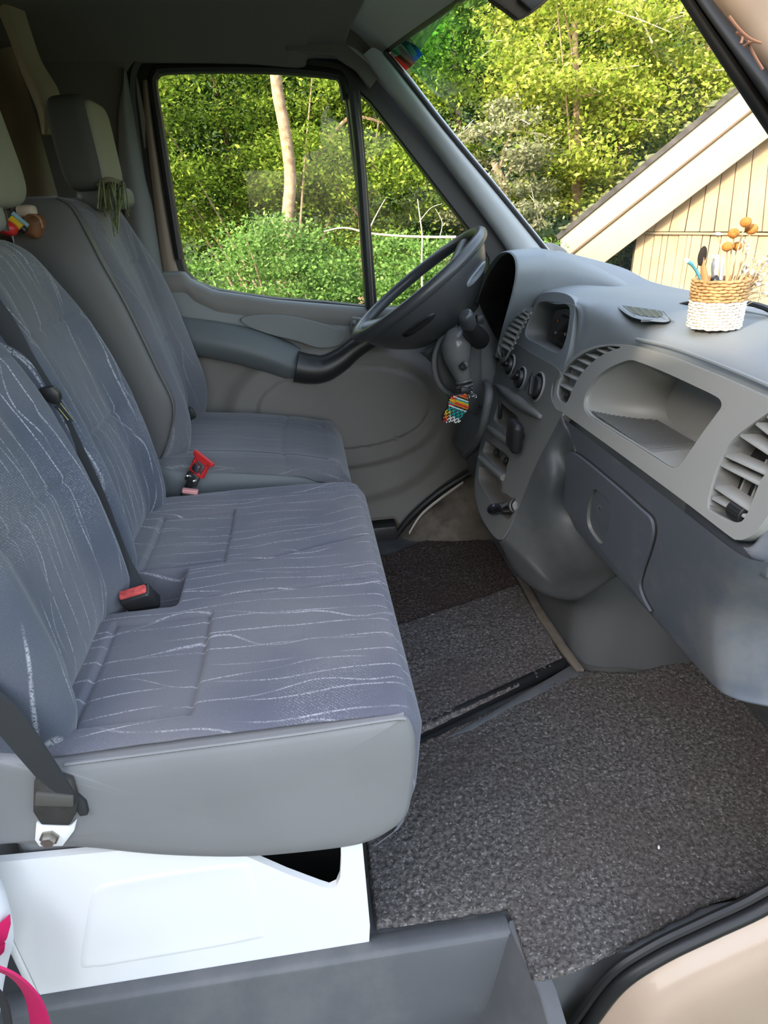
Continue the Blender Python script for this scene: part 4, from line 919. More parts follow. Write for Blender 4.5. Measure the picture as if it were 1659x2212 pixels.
# rockers in the switch row
for (px, py, sz) in ((1109, 926, (.010, .020, .045)),):
    b = B(); b.rbox(at(px, py, pl=PC)+nC*.004, sz, .003, 2); rk = b.build('rocker_switch', M['black'], cn)
    for q in ((1112, 914), (1107, 936)):
        b = B(); b.lathe([(.0035, 0), (.0035, .001), (.0024, .001), (.0024, 0)], at(*q, pl=PC)+nC*.0095, nC, 16, False); b.build('symbol', M['white_paint'], rk)
b = B(); b.rbox(at(1078, 885, pl=PC)-nC*.004, (.01, .008, .05), .002); b.build('slot_divider', M['black'], cn)
for q in ((1062, 975), (1083, 994)):
    c = at(*q, pl=PC)-nC*.018
    b = B(); b.lathe([(.010, 0), (.011, .006), (.008, .010), (.006, .008), (0, .008)], c, nC, 16, False); b.build('socket_cap', M['black'], cn)
# gear knob: black rounded knob standing out of the switch row
b = B(); b.rbox(at(1136, 946, pl=PC)+nC*.030, (.030, .062, .078), .014, 5, Matrix.Rotation(.10, 3, 'X')); kb = b.build('gear_knob', M['rubber'], dash, sharp=60)
b = B(); b.tube([at(1128, 944, pl=PC)-nC*.0, at(1132, 946, pl=PC)+nC*.02], .012, 10); b.build('gear_stalk', M['black'], kb)
# hazard strip of louvres left of the display pod
PV = (V((.537, 1.6, .85)), V((-1, -.12, .12)).normalized())
vs_px = [(1145, 664), (1150, 668), (1138, 690), (1113, 740), (1098, 770), (1090, 781), (1080, 777), (1074, 762), (1078, 742), (1091, 713), (1107, 690), (1128, 672)]
vso = crv([at(*p, pl=PV) for p in vs_px], 50, True); cv_ = sum(vso, V())/len(vso)
b = B(); b.loft([vso, [p.lerp(cv_, .14)+V((-.004, 0, 0)) for p in vso], [p.lerp(cv_, .2)+V((.004, 0, 0)) for p in vso], [p.lerp(cv_, .96)+V((.008, 0, 0)) for p in vso]], 0, 0, cv=True, caps=True); vb = b.build('louvre_bezel', M['dash_grey'], dash, sharp=50)
for l, r_ in (((1131, 673), (1143, 681)), ((1122, 681), (1138, 690)), ((1112, 690), (1132, 700)), ((1104, 699), (1127, 710)), ((1097, 709), (1121, 721)), ((1091, 720), (1116, 733)), ((1086, 732), (1110, 745)), ((1081, 744), (1104, 757))):
    slat(vb, at(*l, pl=PV)+V((-.004, 0, 0)), at(*r_, pl=PV)+V((-.004, 0, 0)), .012, .0024, .5, V((-1, 0, 0)), M['silver'], off=0)
b = B(); b.rbox(at(1089, 764, pl=PV)+V((-.003, 0, 0)), (.006, .018, .018), .003); b.build('hazard_button', M['black'], vb)
# display pod face with an open bay
nP = V((-.15, 0, .0405)).normalized(); PP = (V((.562, 1.45, .84)), nP)
pf = [(1111, 739), (1132, 703), (1150, 664), (1158, 645), (1170, 634), (1195, 630), (1222, 634), (1238, 646), (1242, 664), (1238, 700), (1232, 740), (1222, 780), (1209, 802), (1160, 770)]
ho = [(1136, 727), (1138, 702), (1152, 672), (1160, 658), (1172, 652), (1200, 653), (1222, 658), (1230, 668), (1229, 690), (1224, 722), (1217, 746), (1207, 760), (1196, 760), (1165, 744)]
opp = lambda L: [at(*p, pl=PP) for p in L]
hop = crv(opp(ho), 60, True); ch = sum(hop, V())/len(hop)
b = B(); b.plate(crv(opp(pf), 80, True), [hop], -nP*.02); pod = b.build('display_pod', M['dash_top'], dash, sharp=35, bevel=.004)
b = B(); b.loft([[p-nP*.004 for p in hop], [p.lerp(ch, .05)-nP*.02 for p in hop], [p.lerp(ch, .1)-nP*.055 for p in hop], [p.lerp(ch, .97)-nP*.056 for p in hop]], 0, 0, cv=True, caps=True); b.build('bay', M['dash_grey'], pod, sharp=50)
dp = [at(*p, pl=PP)-nP*.030 for p in ((1168, 664), (1200, 662), (1226, 674), (1222, 710), (1214, 744), (1190, 736), (1166, 722))]
b = B(); b.prism(dp, -nP*.004); scn = b.build('dark_panel', pm('dark_brown_gloss', (.022, .015, .012), .12, .6), pod)
for q, rr, mm in (((1182, 688), .004, pm('amber_dot', (.45, .16, .04), .3)), ((1196, 680), .003, M['chrome']), ((1196, 717), .004, M['chrome']), ((1176, 714), .004, M['chrome']), ((1206, 722), .003, M['chrome'])):
    b = B(); b.ell(at(*q, pl=PP)-nP*.029, (rr*.5, rr, rr), None, 10, 6); b.build('pin', mm, pod)
b = B(); b.rbox(at(1200, 682, pl=PP)-nP*.028, (.003, .06, .007), .001, 1, Matrix.Rotation(.05, 3, 'X')); b.build('card_slot', M['black'], pod)
# flank between pod and console down to the tray panel, and the console body underneath
# pixels + depth give the bulging body that carries the console
cb = []
edge = [at(*p, pl=PC) for p in ((1217, 896), (1192, 944), (1167, 993), (1145, 1042), (1128, 1083), (1112, 1120), (1098, 1150), (1086, 1165))]
far_ = [at(1246, 975, pl=PL), at(1232, 1000, x=.552), at(1222, 1040, x=.560), at(1222, 1090, x=.568), at(1250, 1130, x=.585), at(1290, 1180, x=.60), at(1318, 1212, x=.62), at(1330, 1236, x=.64)]
mid_ = [e.lerp(f, .5)+V((-.012, -.0, -.0)) for e, f in zip(edge, far_)]
m1 = [at(1232, 930, x=.546), at(1210, 975, x=.540), at(1196, 1030, x=.520), at(1184, 1085, x=.520), at(1180, 1140, x=.525), at(1176, 1195, x=.535), at(1182, 1235, x=.55), at(1196, 1262, x=.57)]
A = [edge, [e.lerp(m, .5)+V((-.004, -.004, 0)) for e, m in zip(edge, m1)], m1, [m.lerp(f, .5)+V((.003, -.004, -.003)) for m, f in zip(m1, far_)], far_]
A = [[r[j] for r in A] for j in range(8)]
bot = [at(1079, 1168, x=.45), at(1110, 1232, x=.50), at(1168, 1278, x=.56), at(1240, 1292, x=.60), at(1326, 1242, x=.65)]
A.append([p+V((.004, 0, 0)) for p in bot]); A.append([p+V((.05, .02, .012)) for p in bot]); A.append([p+V((.2, .05, .06)) for p in bot])
b = B(); b.loft(A, 50, 40); b.build('console_body', M['console_low'], dash, sharp=0, solid=.004)
b = B(); b.tube(crv(edge, 30), .0022, 6); b.build('seam', M['silver'], dash)
b = B(); b.rbox((.70, 1.60, .60), (.20, .40, .36), .03, 3); b.build('console_core', M['dash_low'], dash)
b = B(); b.tube(crv([at(*p, pl=PC)+V((.006, .006, 0)) for p in ((1068, 835), (1055, 880), (1044, 930), (1034, 985), (1028, 1040), (1030, 1085), (1040, 1120), (1058, 1150))], 30), .006, 8); b.build('edge_gap', M['rubber'], dash)

# ------------------------------------------------------------------ instrument binnacle
lip_px = [(1070, 770), (1082, 722), (1097, 668), (1108, 625), (1114, 588), (1111, 558), (1096, 545), (1074, 553), (1048, 590), (1026, 640), (1012, 700), (1008, 760)]
lip = [at(*p, x=.53) for p in lip_px]; cy = sum(p.y for p in lip)/len(lip); cz = sum(p.z for p in lip)/len(lip)
def ofs(p, dx, k): return V((p.x+dx, cy+(p.y-cy)*k, cz+(p.z-cz)*k))
lp = crv(lip, 60)
b = B(); b.loft([[ofs(p, .05, .95) for p in lp], [ofs(p, .012, .975) for p in lp], [ofs(p, 0, .992) for p in lp], [ofs(p, .001, 1.012) for p in lp], [ofs(p, .012, 1.03) for p in lp], [ofs(p, .075, 1.055) for p in lp]], 30, 0); hood = b.build('binnacle_hood', pm('hood_plastic', (.25, .28, .30), .5, .4, grain=.2), dash, sharp=0)
b = B(); b.loft([[ofs(p, .075, 1.05) for p in lp], [V((.68, cy+(p.y-cy)*1.02+.02, cz+(p.z-cz)*.97-.006)) for p in lp], [V((.78, cy+(p.y-cy)*.98+.05, cz+(p.z-cz)*.78-.02)) for p in lp], [V((.86, cy+(p.y-cy)*.95+.06, cz+(p.z-cz)*.55-.03)) for p in lp]], 30, 0); b.build('binnacle_body', M['dash_top'], dash, sharp=0)
b = B(); b.loft([[ofs(p, .012, .972) for p in lp], [ofs(p, .06, .93) for p in lp], [ofs(p, .13, .90) for p in lp]], 16, 0); b.build('binnacle_inside', M['cover'], hood, sharp=0)
b = B(); b.prism([ofs(p, .12, .93) for p in lp], (.01, 0, 0)); b.build('instrument_panel', M['black'], hood)
for yy, zz, rr in ((cy-.10, cz+.01, .048), (cy+.02, cz+.02, .052), (cy+.13, cz+.0, .04)):
    b = B(); b.lathe([(rr, 0), (rr, .006), (rr*.92, .006), (rr*.9, .001), (0, .001)], (.648, yy, zz), (-1, 0, 0), 32, False); b.build('dial', M['rubber'], hood)
    b = B(); b.rbox((.644, yy+rr*.3, zz+rr*.2), (.001, rr*.8, .003), 0, 1, Matrix.Rotation(.6, 3, 'X')); b.build('needle', M['white_paint'], hood)
b = B(); b.loft([[lp[0], lp[-1]], [lp[0]+V((.03, 0, -.03)), lp[-1]+V((.03, 0, -.03))], [lp[0]+V((.02, .0, -.14)), lp[-1]+V((.02, 0, -.14))], [lp[0]+V((.05, .0, -.28)), lp[-1]+V((.05, 0, -.28))]], 20, 12); b.build('knee_panel', M['dash_low'], dash, sharp=0, solid=.004)
# knee trim between console and column: a curved grey strip
kp = crv([at(*p, x=x_) for p, x_ in (((1050, 828), .50), ((1056, 850), .485), ((1050, 890), .475), ((1040, 930), .47), ((1022, 965), .47), ((1005, 985), .475))], 24)
b = B(); b.tube(kp, list(np.interp(np.linspace(0, 1, 24), [0, .2, 1], [.010, .013, .010])), 10); b.build('knee_trim', M['dash_low'], dash, sharp=0)
A = []
for l, r_, x_ in (((1000, 880), (1048, 880), .50), ((985, 935), (1034, 950), .49), ((980, 955), (1026, 985), .485), ((1005, 985), (1028, 1010), .50), ((1015, 1015), (1030, 1030), .53)):
    a, c_ = at(*l, x=x_), at(*r_, x=x_); A.append([a+V((.03, .03, 0)), a, a.lerp(c_, .5)+V((-.008, 0, 0)), c_, c_+V((.03, 0, 0))])
b = B(); b.loft(A, 24, 14); b.build('knee_cover', M['dash_low'], dash, sharp=0, solid=.003)

# ------------------------------------------------------------------ steering column and wheel
WC = V((.327, 1.9, .985)); wu = V((.811, 0, .585)).normalized(); wax = V((-.585, .065, .811)); wax = (wax-wu*wax.dot(wu)).normalized(); wv = wax.cross(wu)
whl = thing('steering_wheel', 'black four spoke steering wheel with a deep padded hub', 'steering wheel', WC)
RW = .218
def wp(r, a, h): return WC+wu*(r*math.cos(a))+wv*(r*math.sin(a))+wax*h
b = B(); b.tube([wp(RW, a, 0) for a in np.linspace(0, 2*math.pi, 80, endpoint=False)], .0165, 14, True); b.build('rim', M['wheel'], whl, sharp=0)
b = B(); A = []
for r, h in ((.0, -.040), (.05, -.042), (.082, -.050), (.095, -.06), (.098, -.08), (.085, -.105), (.06, -.125), (.0, -.13)):
    A.append([wp(r*(1+.18*math.cos(2*a)), a, h) for a in np.linspace(0, 2*math.pi, 40, endpoint=False)])
b.loft(A, 30, 0, cv=True); b.build('hub_pad', M['wheel'], whl, sharp=0)
for a in (math.radians(205), math.radians(155), math.radians(335), math.radians(25)):
    A = []
    for r, h, w_, th in ((.07, -.05, .052, .030), (.11, -.045, .045, .022), (.16, -.025, .034, .014), (.208, -.004, .036, .011)):
        c = wp(r, a, h); side = (wv*math.cos(a)-wu*math.sin(a)); A.append([c+side*w_*math.cos(t)+wax*th*math.sin(t) for t in np.linspace(0, 2*math.pi, 16, endpoint=False)])
    b = B(); b.loft(A, 12, 0, cv=True); b.build('spoke', M['wheel'], whl, sharp=0)
# deep bowl joining the near half of the rim to the hub, with two painted spoke openings
A = []
for r, h in ((.212, -.006), (.205, -.028), (.190, -.055), (.165, -.085), (.135, -.112), (.10, -.135), (.06, -.145)):
    A.append([wp(r, a, h) for a in np.linspace(math.radians(-178), math.radians(-4), 40)])
b = B(); b.loft(A, 24, 0); b.build('bowl', M['wheel'], whl, sharp=0, solid=.004)
def bowlpatch(a0, a1, r0, r1, h0, h1, mat, nm):
    pts = []
    n_ = 16
    for k in range(n_):
        t = 2*math.pi*k/n_; a = math.radians((a0+a1)/2+(a1-a0)/2*math.copysign(abs(math.cos(t))**.7, math.cos(t))); f = .5+.5*math.copysign(abs(math.sin(t))**.7, math.sin(t)); pts.append(wp(r0+(r1-r0)*f+.004, a, h0+(h1-h0)*f-.006))
    b = B(); c = sum(pts, V())/n_; out = (c-WC-wax*(c-WC).dot(wax)).normalized(); b.loft([[p-out*.01 for p in pts], [p+out*.002 for p in pts], [p.lerp(c, .4)+out*.003 for p in pts], [p.lerp(c, .97)+out*.003 for p in pts]], 0, 0, cv=True, caps=True); b.build(nm, mat, whl, sharp=0)
bowlpatch(-62, -28, .196, .180, -.045, -.068, pm('pale_gap_colour', (.22, .25, .27), .35), 'pale_gap_patch')  # brightness seen through a spoke opening, put on as a pale patch
bowlpatch(-128, -96, .196, .180, -.045, -.066, M['rubber'], 'spoke_opening')
A = []
for h, r in ((-.15, .10), (-.17, .095), (-.22, .088), (-.30, .080), (-.42, .072)):
    A.append([wp(r*(1+.1*math.cos(a*2)), a, h) for a in np.linspace(0, 2*math.pi, 30, endpoint=False)])
col = thing('steering_column', 'glossy grey steering column shroud with stalk and ignition lock', 'steering column', WC-wax*.3)
b = B(); b.loft(A, 20, 0, cv=True); b.build('shroud', M['dash_low'], col, sharp=0)
M['gloss_grey'] = pm('gloss_grey_plastic', (.14, .142, .14), .22, .5)
# ignition lobe on the right of the shroud, tapering down to lock ring and boot
L0, L1, L2, L3 = at(985, 738, y=1.74), at(992, 790, y=1.735), at(1002, 822, y=1.73), at(1008, 850, y=1.725)
b = B(); b.tube(crv([at(980, 728, y=1.76), L0, at(987, 765, y=1.735), L1, L2], 24), list(np.interp(np.linspace(0, 1, 24), [0, .08, .3, .6, 1], [.012, .030, .042, .036, .020])), 20); b.build('ignition_lobe', M['gloss_grey'], col, sharp=0)
for t, r in ((.0, .024), (.35, .026), (.6, .022)):
    c = L2.lerp(L3, t); ax = (L3-L2).normalized(); b = B(); b.lathe([(r*.8, -.003), (r, -.002), (r, .003), (r*.8, .004)], c, ax, 24, False); b.build('lock_ring', M['gloss_grey'], col)
b = B(); b.lathe([(.0, -.003), (.011, -.003), (.013, .002), (.007, .004), (.005, .002), (0, .002)], at(1001, 790, y=1.70), (-.4, -1, .1), 20, False); b.build('lock_face', M['black'], col)
# round shroud edge seen as a pale curved lip
lpp = crv([at(*p, y=1.80) for p in ((985, 700), (952, 735), (938, 775), (942, 815), (958, 842), (978, 855))], 30)
b = B(); b.tube(lpp, .008, 8); b.build('shroud_lip', M['gloss_grey'], col, sharp=0)
A = []
for l, r_, yy in (((985, 705), (1040, 700), 1.79), ((950, 745), (1040, 760), 1.79), ((942, 790), (1040, 820), 1.80), ((955, 835), (1035, 870), 1.82), ((978, 860), (1030, 900), 1.84)):
    A.append([at(*l, y=yy+.02), at(l[0]+8, l[1], y=yy), at((l[0]+r_[0])/2, (l[1]+r_[1])/2, y=yy), at(*r_, y=yy+.01)])
b = B(); b.loft(A, 24, 14); b.build('side_cover', M['dash_low'], col, sharp=0, solid=.003)
# stalk
s0, s1, s2 = at(1042, 722, y=1.72), at(1012, 706, y=1.665), at(1004, 682, y=1.645)
b = B(); b.tube(crv([at(1038, 735, y=1.74), at(1022, 718, y=1.70), at(1012, 700, y=1.67)], 10), [.026, .027, .027, .026, .025, .024, .022, .021, .020, .019], 14); b.build('stalk', M['rubber'], col, sharp=0)
b = B(); b.tube(crv([at(1012, 700, y=1.67), at(1006, 684, y=1.655), at(1002, 676, y=1.65)], 8), [.021, .022, .022, .022, .021, .020, .018, .013], 14); b.build('stalk_tip', M['wheel'], col, sharp=40)
b = B(); b.rbox(at(1036, 690, y=1.70), (.02, .02, .022), .004); b.build('rocker', M['rubber'], col)

# key with beaded sock-shaped fob
key = thing('key_fob', 'beaded rainbow key fob shaped like a little sock hanging at the ignition', 'key fob', at(985, 905, y=1.68))
b = B(); b.rbox(at(1006, 846, y=1.70), (.036, .012, .024), .005, 3, Matrix.Rotation(.25, 3, 'Y')); b.build('key_head', M['black'], key)
YK = 1.675
fob = [(973, 856), (1004, 850), (1010, 856), (1010, 880), (996, 900), (990, 910), (982, 912), (974, 908), (962, 912), (955, 906), (957, 893), (966, 878)]
fp = crv(ats(fob, y=YK), 60, True); cfb = sum(fp, V())/len(fp)
# beads: real little spheres laid in rows over the sock outline
def inside(x, z):
    c = False; n = len(fp)
    for i in range(n):
        a, d = fp[i], fp[i-1]
        if (a.z > z) != (d.z > z) and x < (d.x-a.x)*(z-a.z)/(d.z-a.z)+a.x: c = not c
    return c
b = B(); b.loft([[p+V((0, .006, 0)) for p in fp], [p.lerp(cfb, -.02) for p in fp], [p.lerp(cfb, .15)+V((0, -.006, 0)) for p in fp], [p.lerp(cfb, .97)+V((0, -.008, 0)) for p in fp]], 0, 0, cv=True, caps=True); b.build('core', M['black'], key, sharp=0)
BC = {'red': (.75, .03, .02), 'orange': (.85, .27, .02), 'yellow': (.85, .62, .03), 'teal': (.02, .38, .36), 'white': (.85, .85, .80), 'black': (.012, .012, .014), 'green': (.05, .45, .25)}
BB = {k: B() for k in BC}
ds = .0042; ax_d = (at(1008, 870, y=YK)-at(970, 856, y=YK)).normalized(); ay_d = V((-ax_d.z, 0, ax_d.x)); x0 = at(973, 856, y=YK)
for i in range(-20, 20):
    for j in range(-24, 8):
        p = x0+ax_d*(i+.5*(j % 2))*ds+ay_d*j*ds*.9
        if not inside(p.x, p.z): continue
        dn = -j
        if dn < 7: k = ('red', 'orange', 'yellow', 'orange', 'teal', 'red', 'white')[dn % 7] if i < 4 else ('teal', 'yellow', 'orange', 'red', 'orange', 'black', 'white')[dn % 7]
        elif (i+dn) % 3 == 0: k = 'black'
        else: k = 'teal' if dn < 10 else 'yellow' if dn < 13 else 'orange' if dn < 16 else 'red'
        if dn >= 7 and i > 3 and k in ('yellow', 'orange', 'red'): k = 'white' if dn > 12 else 'teal'
        BB[k].ell(p+V((0, -.0085, 0)), (.0022, .0022, .0022), None, 6, 4)
for k, bb in BB.items():
    if len(bb.bm.verts):
        o = bb.build('beads', pm('bead_'+k, BC[k], .25, .6), key, sharp=0); o['kind'] = 'stuff'
for q, r in (((1012, 856), .004), ((1020, 853), .005), ((1027, 856), .004), ((1018, 848), .003)):
    b = B(); b.lathe([(r, -.0015), (r*1.3, 0), (r, .0015), (r*.7, 0), (r, -.0015)], at(*q, y=YK-.01), (.3, -1, .4), 14, False); b.build('ring_link', M['chrome'], key)

# usb charger in the socket of the console's bottom slot
ca, cb_ = at(1112, 1092, pl=PC)-nC*.005, at(1070, 1102, pl=PC)+nC*.012
ax = (cb_-ca).normalized(); Lc = (cb_-ca).length
chg = thing('usb_charger', 'shiny dark chrome charger plugged into the lighter socket at the console bottom', 'charger', ca)
b = B(); b.lathe([(0, 0), (.0125, 0), (.0135, Lc*.1), (.0135, Lc*.42), (.0120, Lc*.44)], ca, ax, 28, False); b.build('chrome_sleeve', M['chrome'], chg)
b = B(); b.lathe([(.012, Lc*.44), (.0135, Lc*.46), (.0135, Lc*.70), (.0128, Lc*.71), (.0128, Lc*.73), (.0138, Lc*.74), (.0142, Lc*.95), (.0125, Lc), (.010, Lc*.99), (0, Lc*.99)], ca, ax, 28, False); b.build('body', pm('black_chrome', (.10, .11, .13), .2, .5, .9), chg)
b = B(); b.lathe([(.016, .0), (.020, .002), (.020, .008), (.015, .010)], ca-ax*.0, ax, 28, False); b.build('socket_ring', M['black'], chg)
# ------------------------------------------------------------------ basket with dried flowers on the dash
BZ = .986
bc = at(1541, 708, y=1.0); bc = V((at(1541, 706, z=BZ+.0).x, at(1541, 706, z=BZ).y, BZ))
kk = (bc-CAM).dot(CF)/FPX                       # metres per pixel at the basket
R0, R1, HB = 49*kk, 52*kk, 100*kk
bas = thing('woven_basket', 'small woven straw basket, natural rim and white lower half, standing on the dash', 'basket', bc)
M['straw_b'] = pm('basket_straw', (.52, .32, .15), .75, .2, var=.25, vscale=60); M['straw_w'] = pm('basket_white', (.80, .76, .68), .7, .2, var=.06, vscale=60)
nrow = 16
for half, (r0_, r1_, mt) in {'white_weave': (0, 9, M['straw_w']), 'natural_weave': (9, nrow, M['straw_b'])}.items():
    b = B()
    for k in range(r0_, r1_):
        z = HB*(k+.5)/nrow; r = R0+(R1-R0)*(k+.5)/nrow; path = []
        for i in range(72):
            a = 2*math.pi*i/72; rr = r+.0026*math.sin(a*18+math.pi*(k % 2)); path.append(bc+V((rr*math.cos(a), rr*math.sin(a), z+.0005*math.sin(a*9+k))))
        b.tube(path, HB/nrow*.52, 6, True)
    b.build(half, mt, bas, sharp=0)
b = B(); b.lathe([(0, .001), (R0*.96, .001), (R0*.98, .004), (R1*.93, HB*.98), (R1*.88, HB*.98), (R0*.9, .005), (0, .005)], bc, (0, 0, 1), 32, False); b.build('inner_wall', M['straw_b'], bas, sharp=30)
def inb(px, py, dy=0.0): return at(px, py, y=bc.y+dy)
foot = bc+V((0, 0, .012))
# five round dried seed heads
for i, (px, py, r, dy, lab) in enumerate(((1611, 480, 11, .0, 'topmost ochre dried ball flower in the basket'), (1624, 495, 12, .01, 'rightmost ochre dried ball flower, just below the topmost one'),
        (1585, 504, 11, -.01, 'ochre dried ball flower left of the topmost pair'), (1571, 533, 10.5, -.012, 'lowest left ochre dried ball flower above the toothbrush'), (1592, 532, 10, .005, 'low right ochre dried ball flower touching its left neighbour'))):
    c = inb(px, py, dy); t = thing('dried_flower', lab, 'dried flower', foot, group=None)
    if i == 0: M['ball'] = pm('ochre_flower', (.55, .23, .06), .9, .1, var=.25, vscale=200, grain=.8, gscale=900)
    b = B(); b.ell(c, (r*kk, r*kk, r*kk*.88), None, 18, 12)
    b.build('flower_head', M['ball'], t, sharp=0)
    e = bc+V((-.012+.008*i, .006*(i-2), .02)); b = B(); b.tube(crv([e, e.lerp(c, .5)+V((.004, 0, 0)), c], 14), .0012, 6); b.build('stem', M['straw'], t)
# toothbrush
t = thing('toothbrush', 'wooden toothbrush with a dark oval head standing in the basket', 'toothbrush', foot)
h0, h1 = inb(1526, 622, -.012), inb(1519, 575, -.012); hc = inb(1517, 553, -.012)
b = B(); b.tube(crv([bc+V((-.005, -.01, .015)), h0, h1, hc], 16), [.0075]*8+[.007, .006, .005, .0045, .004, .004, .004, .003], 10, flat=.6); b.build('handle', pm('bamboo', (.50, .26, .12), .6, .3, var=.2, vscale=40), t)
b = B(); b.ell(hc, (9*kk, 5*kk, 19*kk), Matrix.Rotation(.08, 3, 'Y'), 18, 14); b.build('bristle_head', pm('dark_bristles', (.035, .028, .024), .8, .2, grain=.6), t, sharp=0)
t = thing('pen', 'light blue plastic stick leaning left out of the basket', 'pen', foot)
b = B(); b.tube(crv([bc+V((-.0, -.005, .02)), inb(1512, 600, -.005), inb(1497, 575, -.006), inb(1484, 563, -.008)], 14), [.0035]*10+[.0045, .005, .004, .002], 8, flat=.6); b.build('body', pm('sky_blue_plastic', (.12, .45, .58), .35), t)
b = B(); b.ell(inb(1484, 563, -.008), (.004, .003, .005), Matrix.Rotation(-.8, 3, 'Y'), 10, 8); b.build('white_tip', M['white_paint'], t)
t = thing('tube', 'crumpled white and silver tube standing in the basket behind the toothbrush', 'tube', foot)
A = []
for l, r_, py, d in ((1538, 1558, 630, .006), (1537, 1562, 600, .007), (1536, 1564, 575, .006), (1540, 1566, 560, .003), (1537, 1560, 552, .0015)):
    c = (inb(l, py, .02)+inb(r_, py, .02))/2; hw = (r_-l)/2*kk; A.append([c+V((hw*math.cos(a), d*math.sin(a), .002*math.sin(3*a))) for a in np.linspace(0, 2*math.pi, 16, endpoint=False)])
A.insert(0, [bc+V((.003+.008*math.cos(a), .012+.008*math.sin(a), .015)) for a in np.linspace(0, 2*math.pi, 16, endpoint=False)])
b = B(); b.loft(A, 20, 0, cv=True, caps=True); b.build('body', pm('white_foil', (.78, .79, .82), .3, .6, .2), t, sharp=60)
t = thing('comb', 'black stubby handle standing in the basket in front of the white tube', 'handle', foot)
b = B(); b.tube(crv([bc+V((.004, -.012, .02)), inb(1546, 614, -.01), inb(1550, 604, -.01)], 8), [.008, .008, .0085, .009, .009, .009, .008, .005], 10); b.build('grip', M['black'], t); 
b = B(); b.lathe([(.0095, 0), (.0105, .002), (.0095, .004)], inb(1547, 612, -.01), (0, 0, 1), 14, False); b.build('collar', M['rubber'], t)
# bundle of pale grass and small bleached flowers
t = thing('dried_grass', 'bundle of bleached grass and tiny white flowers leaning right out of the basket', 'dried grass', foot)
b = B(); fl = B(); rr = random.Random(4)
for k in range(46):
    x1 = rr.uniform(1600, 1720); y1 = rr.uniform(505, 640) - .25*(x1-1600)*0; c = inb(x1, y1, rr.uniform(-.03, .05)); e = bc+V((rr.uniform(-.005, .03), rr.uniform(-.02, .02), .02))
    pth = crv([e, e.lerp(c, .5)+V((rr.uniform(-.01, .005), 0, rr.uniform(.005, .02))), c], 8); b.tube(pth, rr.uniform(.0005, .0011), 5)
    for q in range(rr.randint(2, 6)):
        p = pth[rr.randint(4, 7)]+V((rr.uniform(-.008, .008), rr.uniform(-.01, .01), rr.uniform(-.006, .008))); fl.ell(p, (rr.uniform(.0015, .0035),)*3, None, 6, 4)
for k in range(8):
    c = inb(rr.uniform(1600, 1640), rr.uniform(560, 600), 0); b.tube(crv([bc+V((.01, 0, .02)), c], 5), .0022, 5)
o = b.build('stems', M['straw'], t); o['kind'] = 'stuff'; o = fl.build('florets', pm('bleached_petals', (.86, .80, .70), .8, .2), t, sharp=0); o['kind'] = 'stuff'
t = thing('dried_flower', 'small pale flat-topped dried flower left of the ochre balls', 'dried flower', foot)
c = inb(1551, 507, .01); b = B(); b.tube(crv([bc+V((.0, .01, .02)), inb(1556, 560, .01), c], 10), .0008, 5); b.build('stem', M['straw'], t)
b = B(); b.lathe([(0, -.004), (.004, -.001), (.007, .001), (.004, .003), (0, .002)], c, (0, -.2, 1), 12, False); b.build('flower_head', M['straw_w'], t)
t = thing('seed_head', 'brown textured seed cone on the right rim of the basket', 'seed head', inb(1622, 612, .0))
b = B(); c = inb(1622, 605, .0); b.ell(c, (13*kk, 11*kk, 12*kk), Matrix.Rotation(.5, 3, 'Y'), 18, 12)
for k in range(60):
    a, z = rr.uniform(0, 6.28), rr.uniform(-1, 1); q = math.sqrt(1-z*z); b.ell(c+V((13*kk*q*math.cos(a), 11*kk*q*math.sin(a), 12*kk*z)), (.0018, .0018, .0018), None, 5, 4)
b.build('cone', pm('brown_seed', (.42, .24, .11), .85, .2, var=.4, vscale=150), t, sharp=0); b = B(); b.tube([bc+V((.02, 0, .02)), c], .0016, 6); b.build('stem', M['straw'], t)

# sticker in the corner of the windscreen, visor, wipers
def sticker(name, label, pts, mat, off=.0):
    P = [at(*p, y=y_) for p, y_ in pts]; c = sum(P, V())/len(P); o = B().prism(P, (-.001, -.001, 0)).build(name, mat, loc=c); tag(o, label, 'sticker'); return o
M['st_red'] = leafmat('sticker_red', [(.75, .16, .12), (.75, .16, .12)], .75); M['st_blue'] = leafmat('sticker_blue', [(.05, .28, .72), (.05, .28, .72)], .75); M['st_pale'] = leafmat('sticker_pale', [(.6, .72, .70), (.6, .72, .70)], .7)
s1 = sticker('toll_sticker', 'faded red sticker in the upper corner of the windscreen', (((842, 112), 2.10), ((866, 98), 2.06), ((898, 136), 2.08), ((876, 152), 2.12)), M['st_red'])
s2 = sticker('toll_sticker', 'blue sticker in the upper corner of the windscreen beside the red one', (((864, 88), 2.06), ((882, 78), 2.02), ((914, 118), 2.04), ((896, 134), 2.08)), M['st_blue'])
P = [at(*p, y=y_) for p, y_ in (((846, 112), 2.097), ((862, 102), 2.06), ((868, 118), 2.065), ((853, 124), 2.10))]
b = B(); b.prism([p+V((-.003, -.003, 0)) for p in P], (-.0006, -.0006, 0)); b.build('pale_print', M['st_pale'], s1)
P = [at(*p, y=y_) for p, y_ in (((880, 100), 2.042), ((888, 95), 2.03), ((903, 118), 2.04), ((896, 123), 2.055))]
b = B(); b.prism([p+V((-.003, -.003, 0)) for p in P], (-.0006, -.0006, 0)); b.build('pale_print', M['st_pale'], s2)
vz = thing('sun_visor', 'dark folded sun visor corner hanging below the windscreen header', 'visor', at(1125, -20, y=1.30))
b = B(); b.prism(ats([(1030, -60), (1062, 0), (1090, 18), (1120, 42), (1150, 28), (1186, 0), (1230, -60)], y=1.30), (.0, .022, 0), .006); b.build('flap', pm('visor_vinyl', (.06, .045, .035), .6, .3), vz)
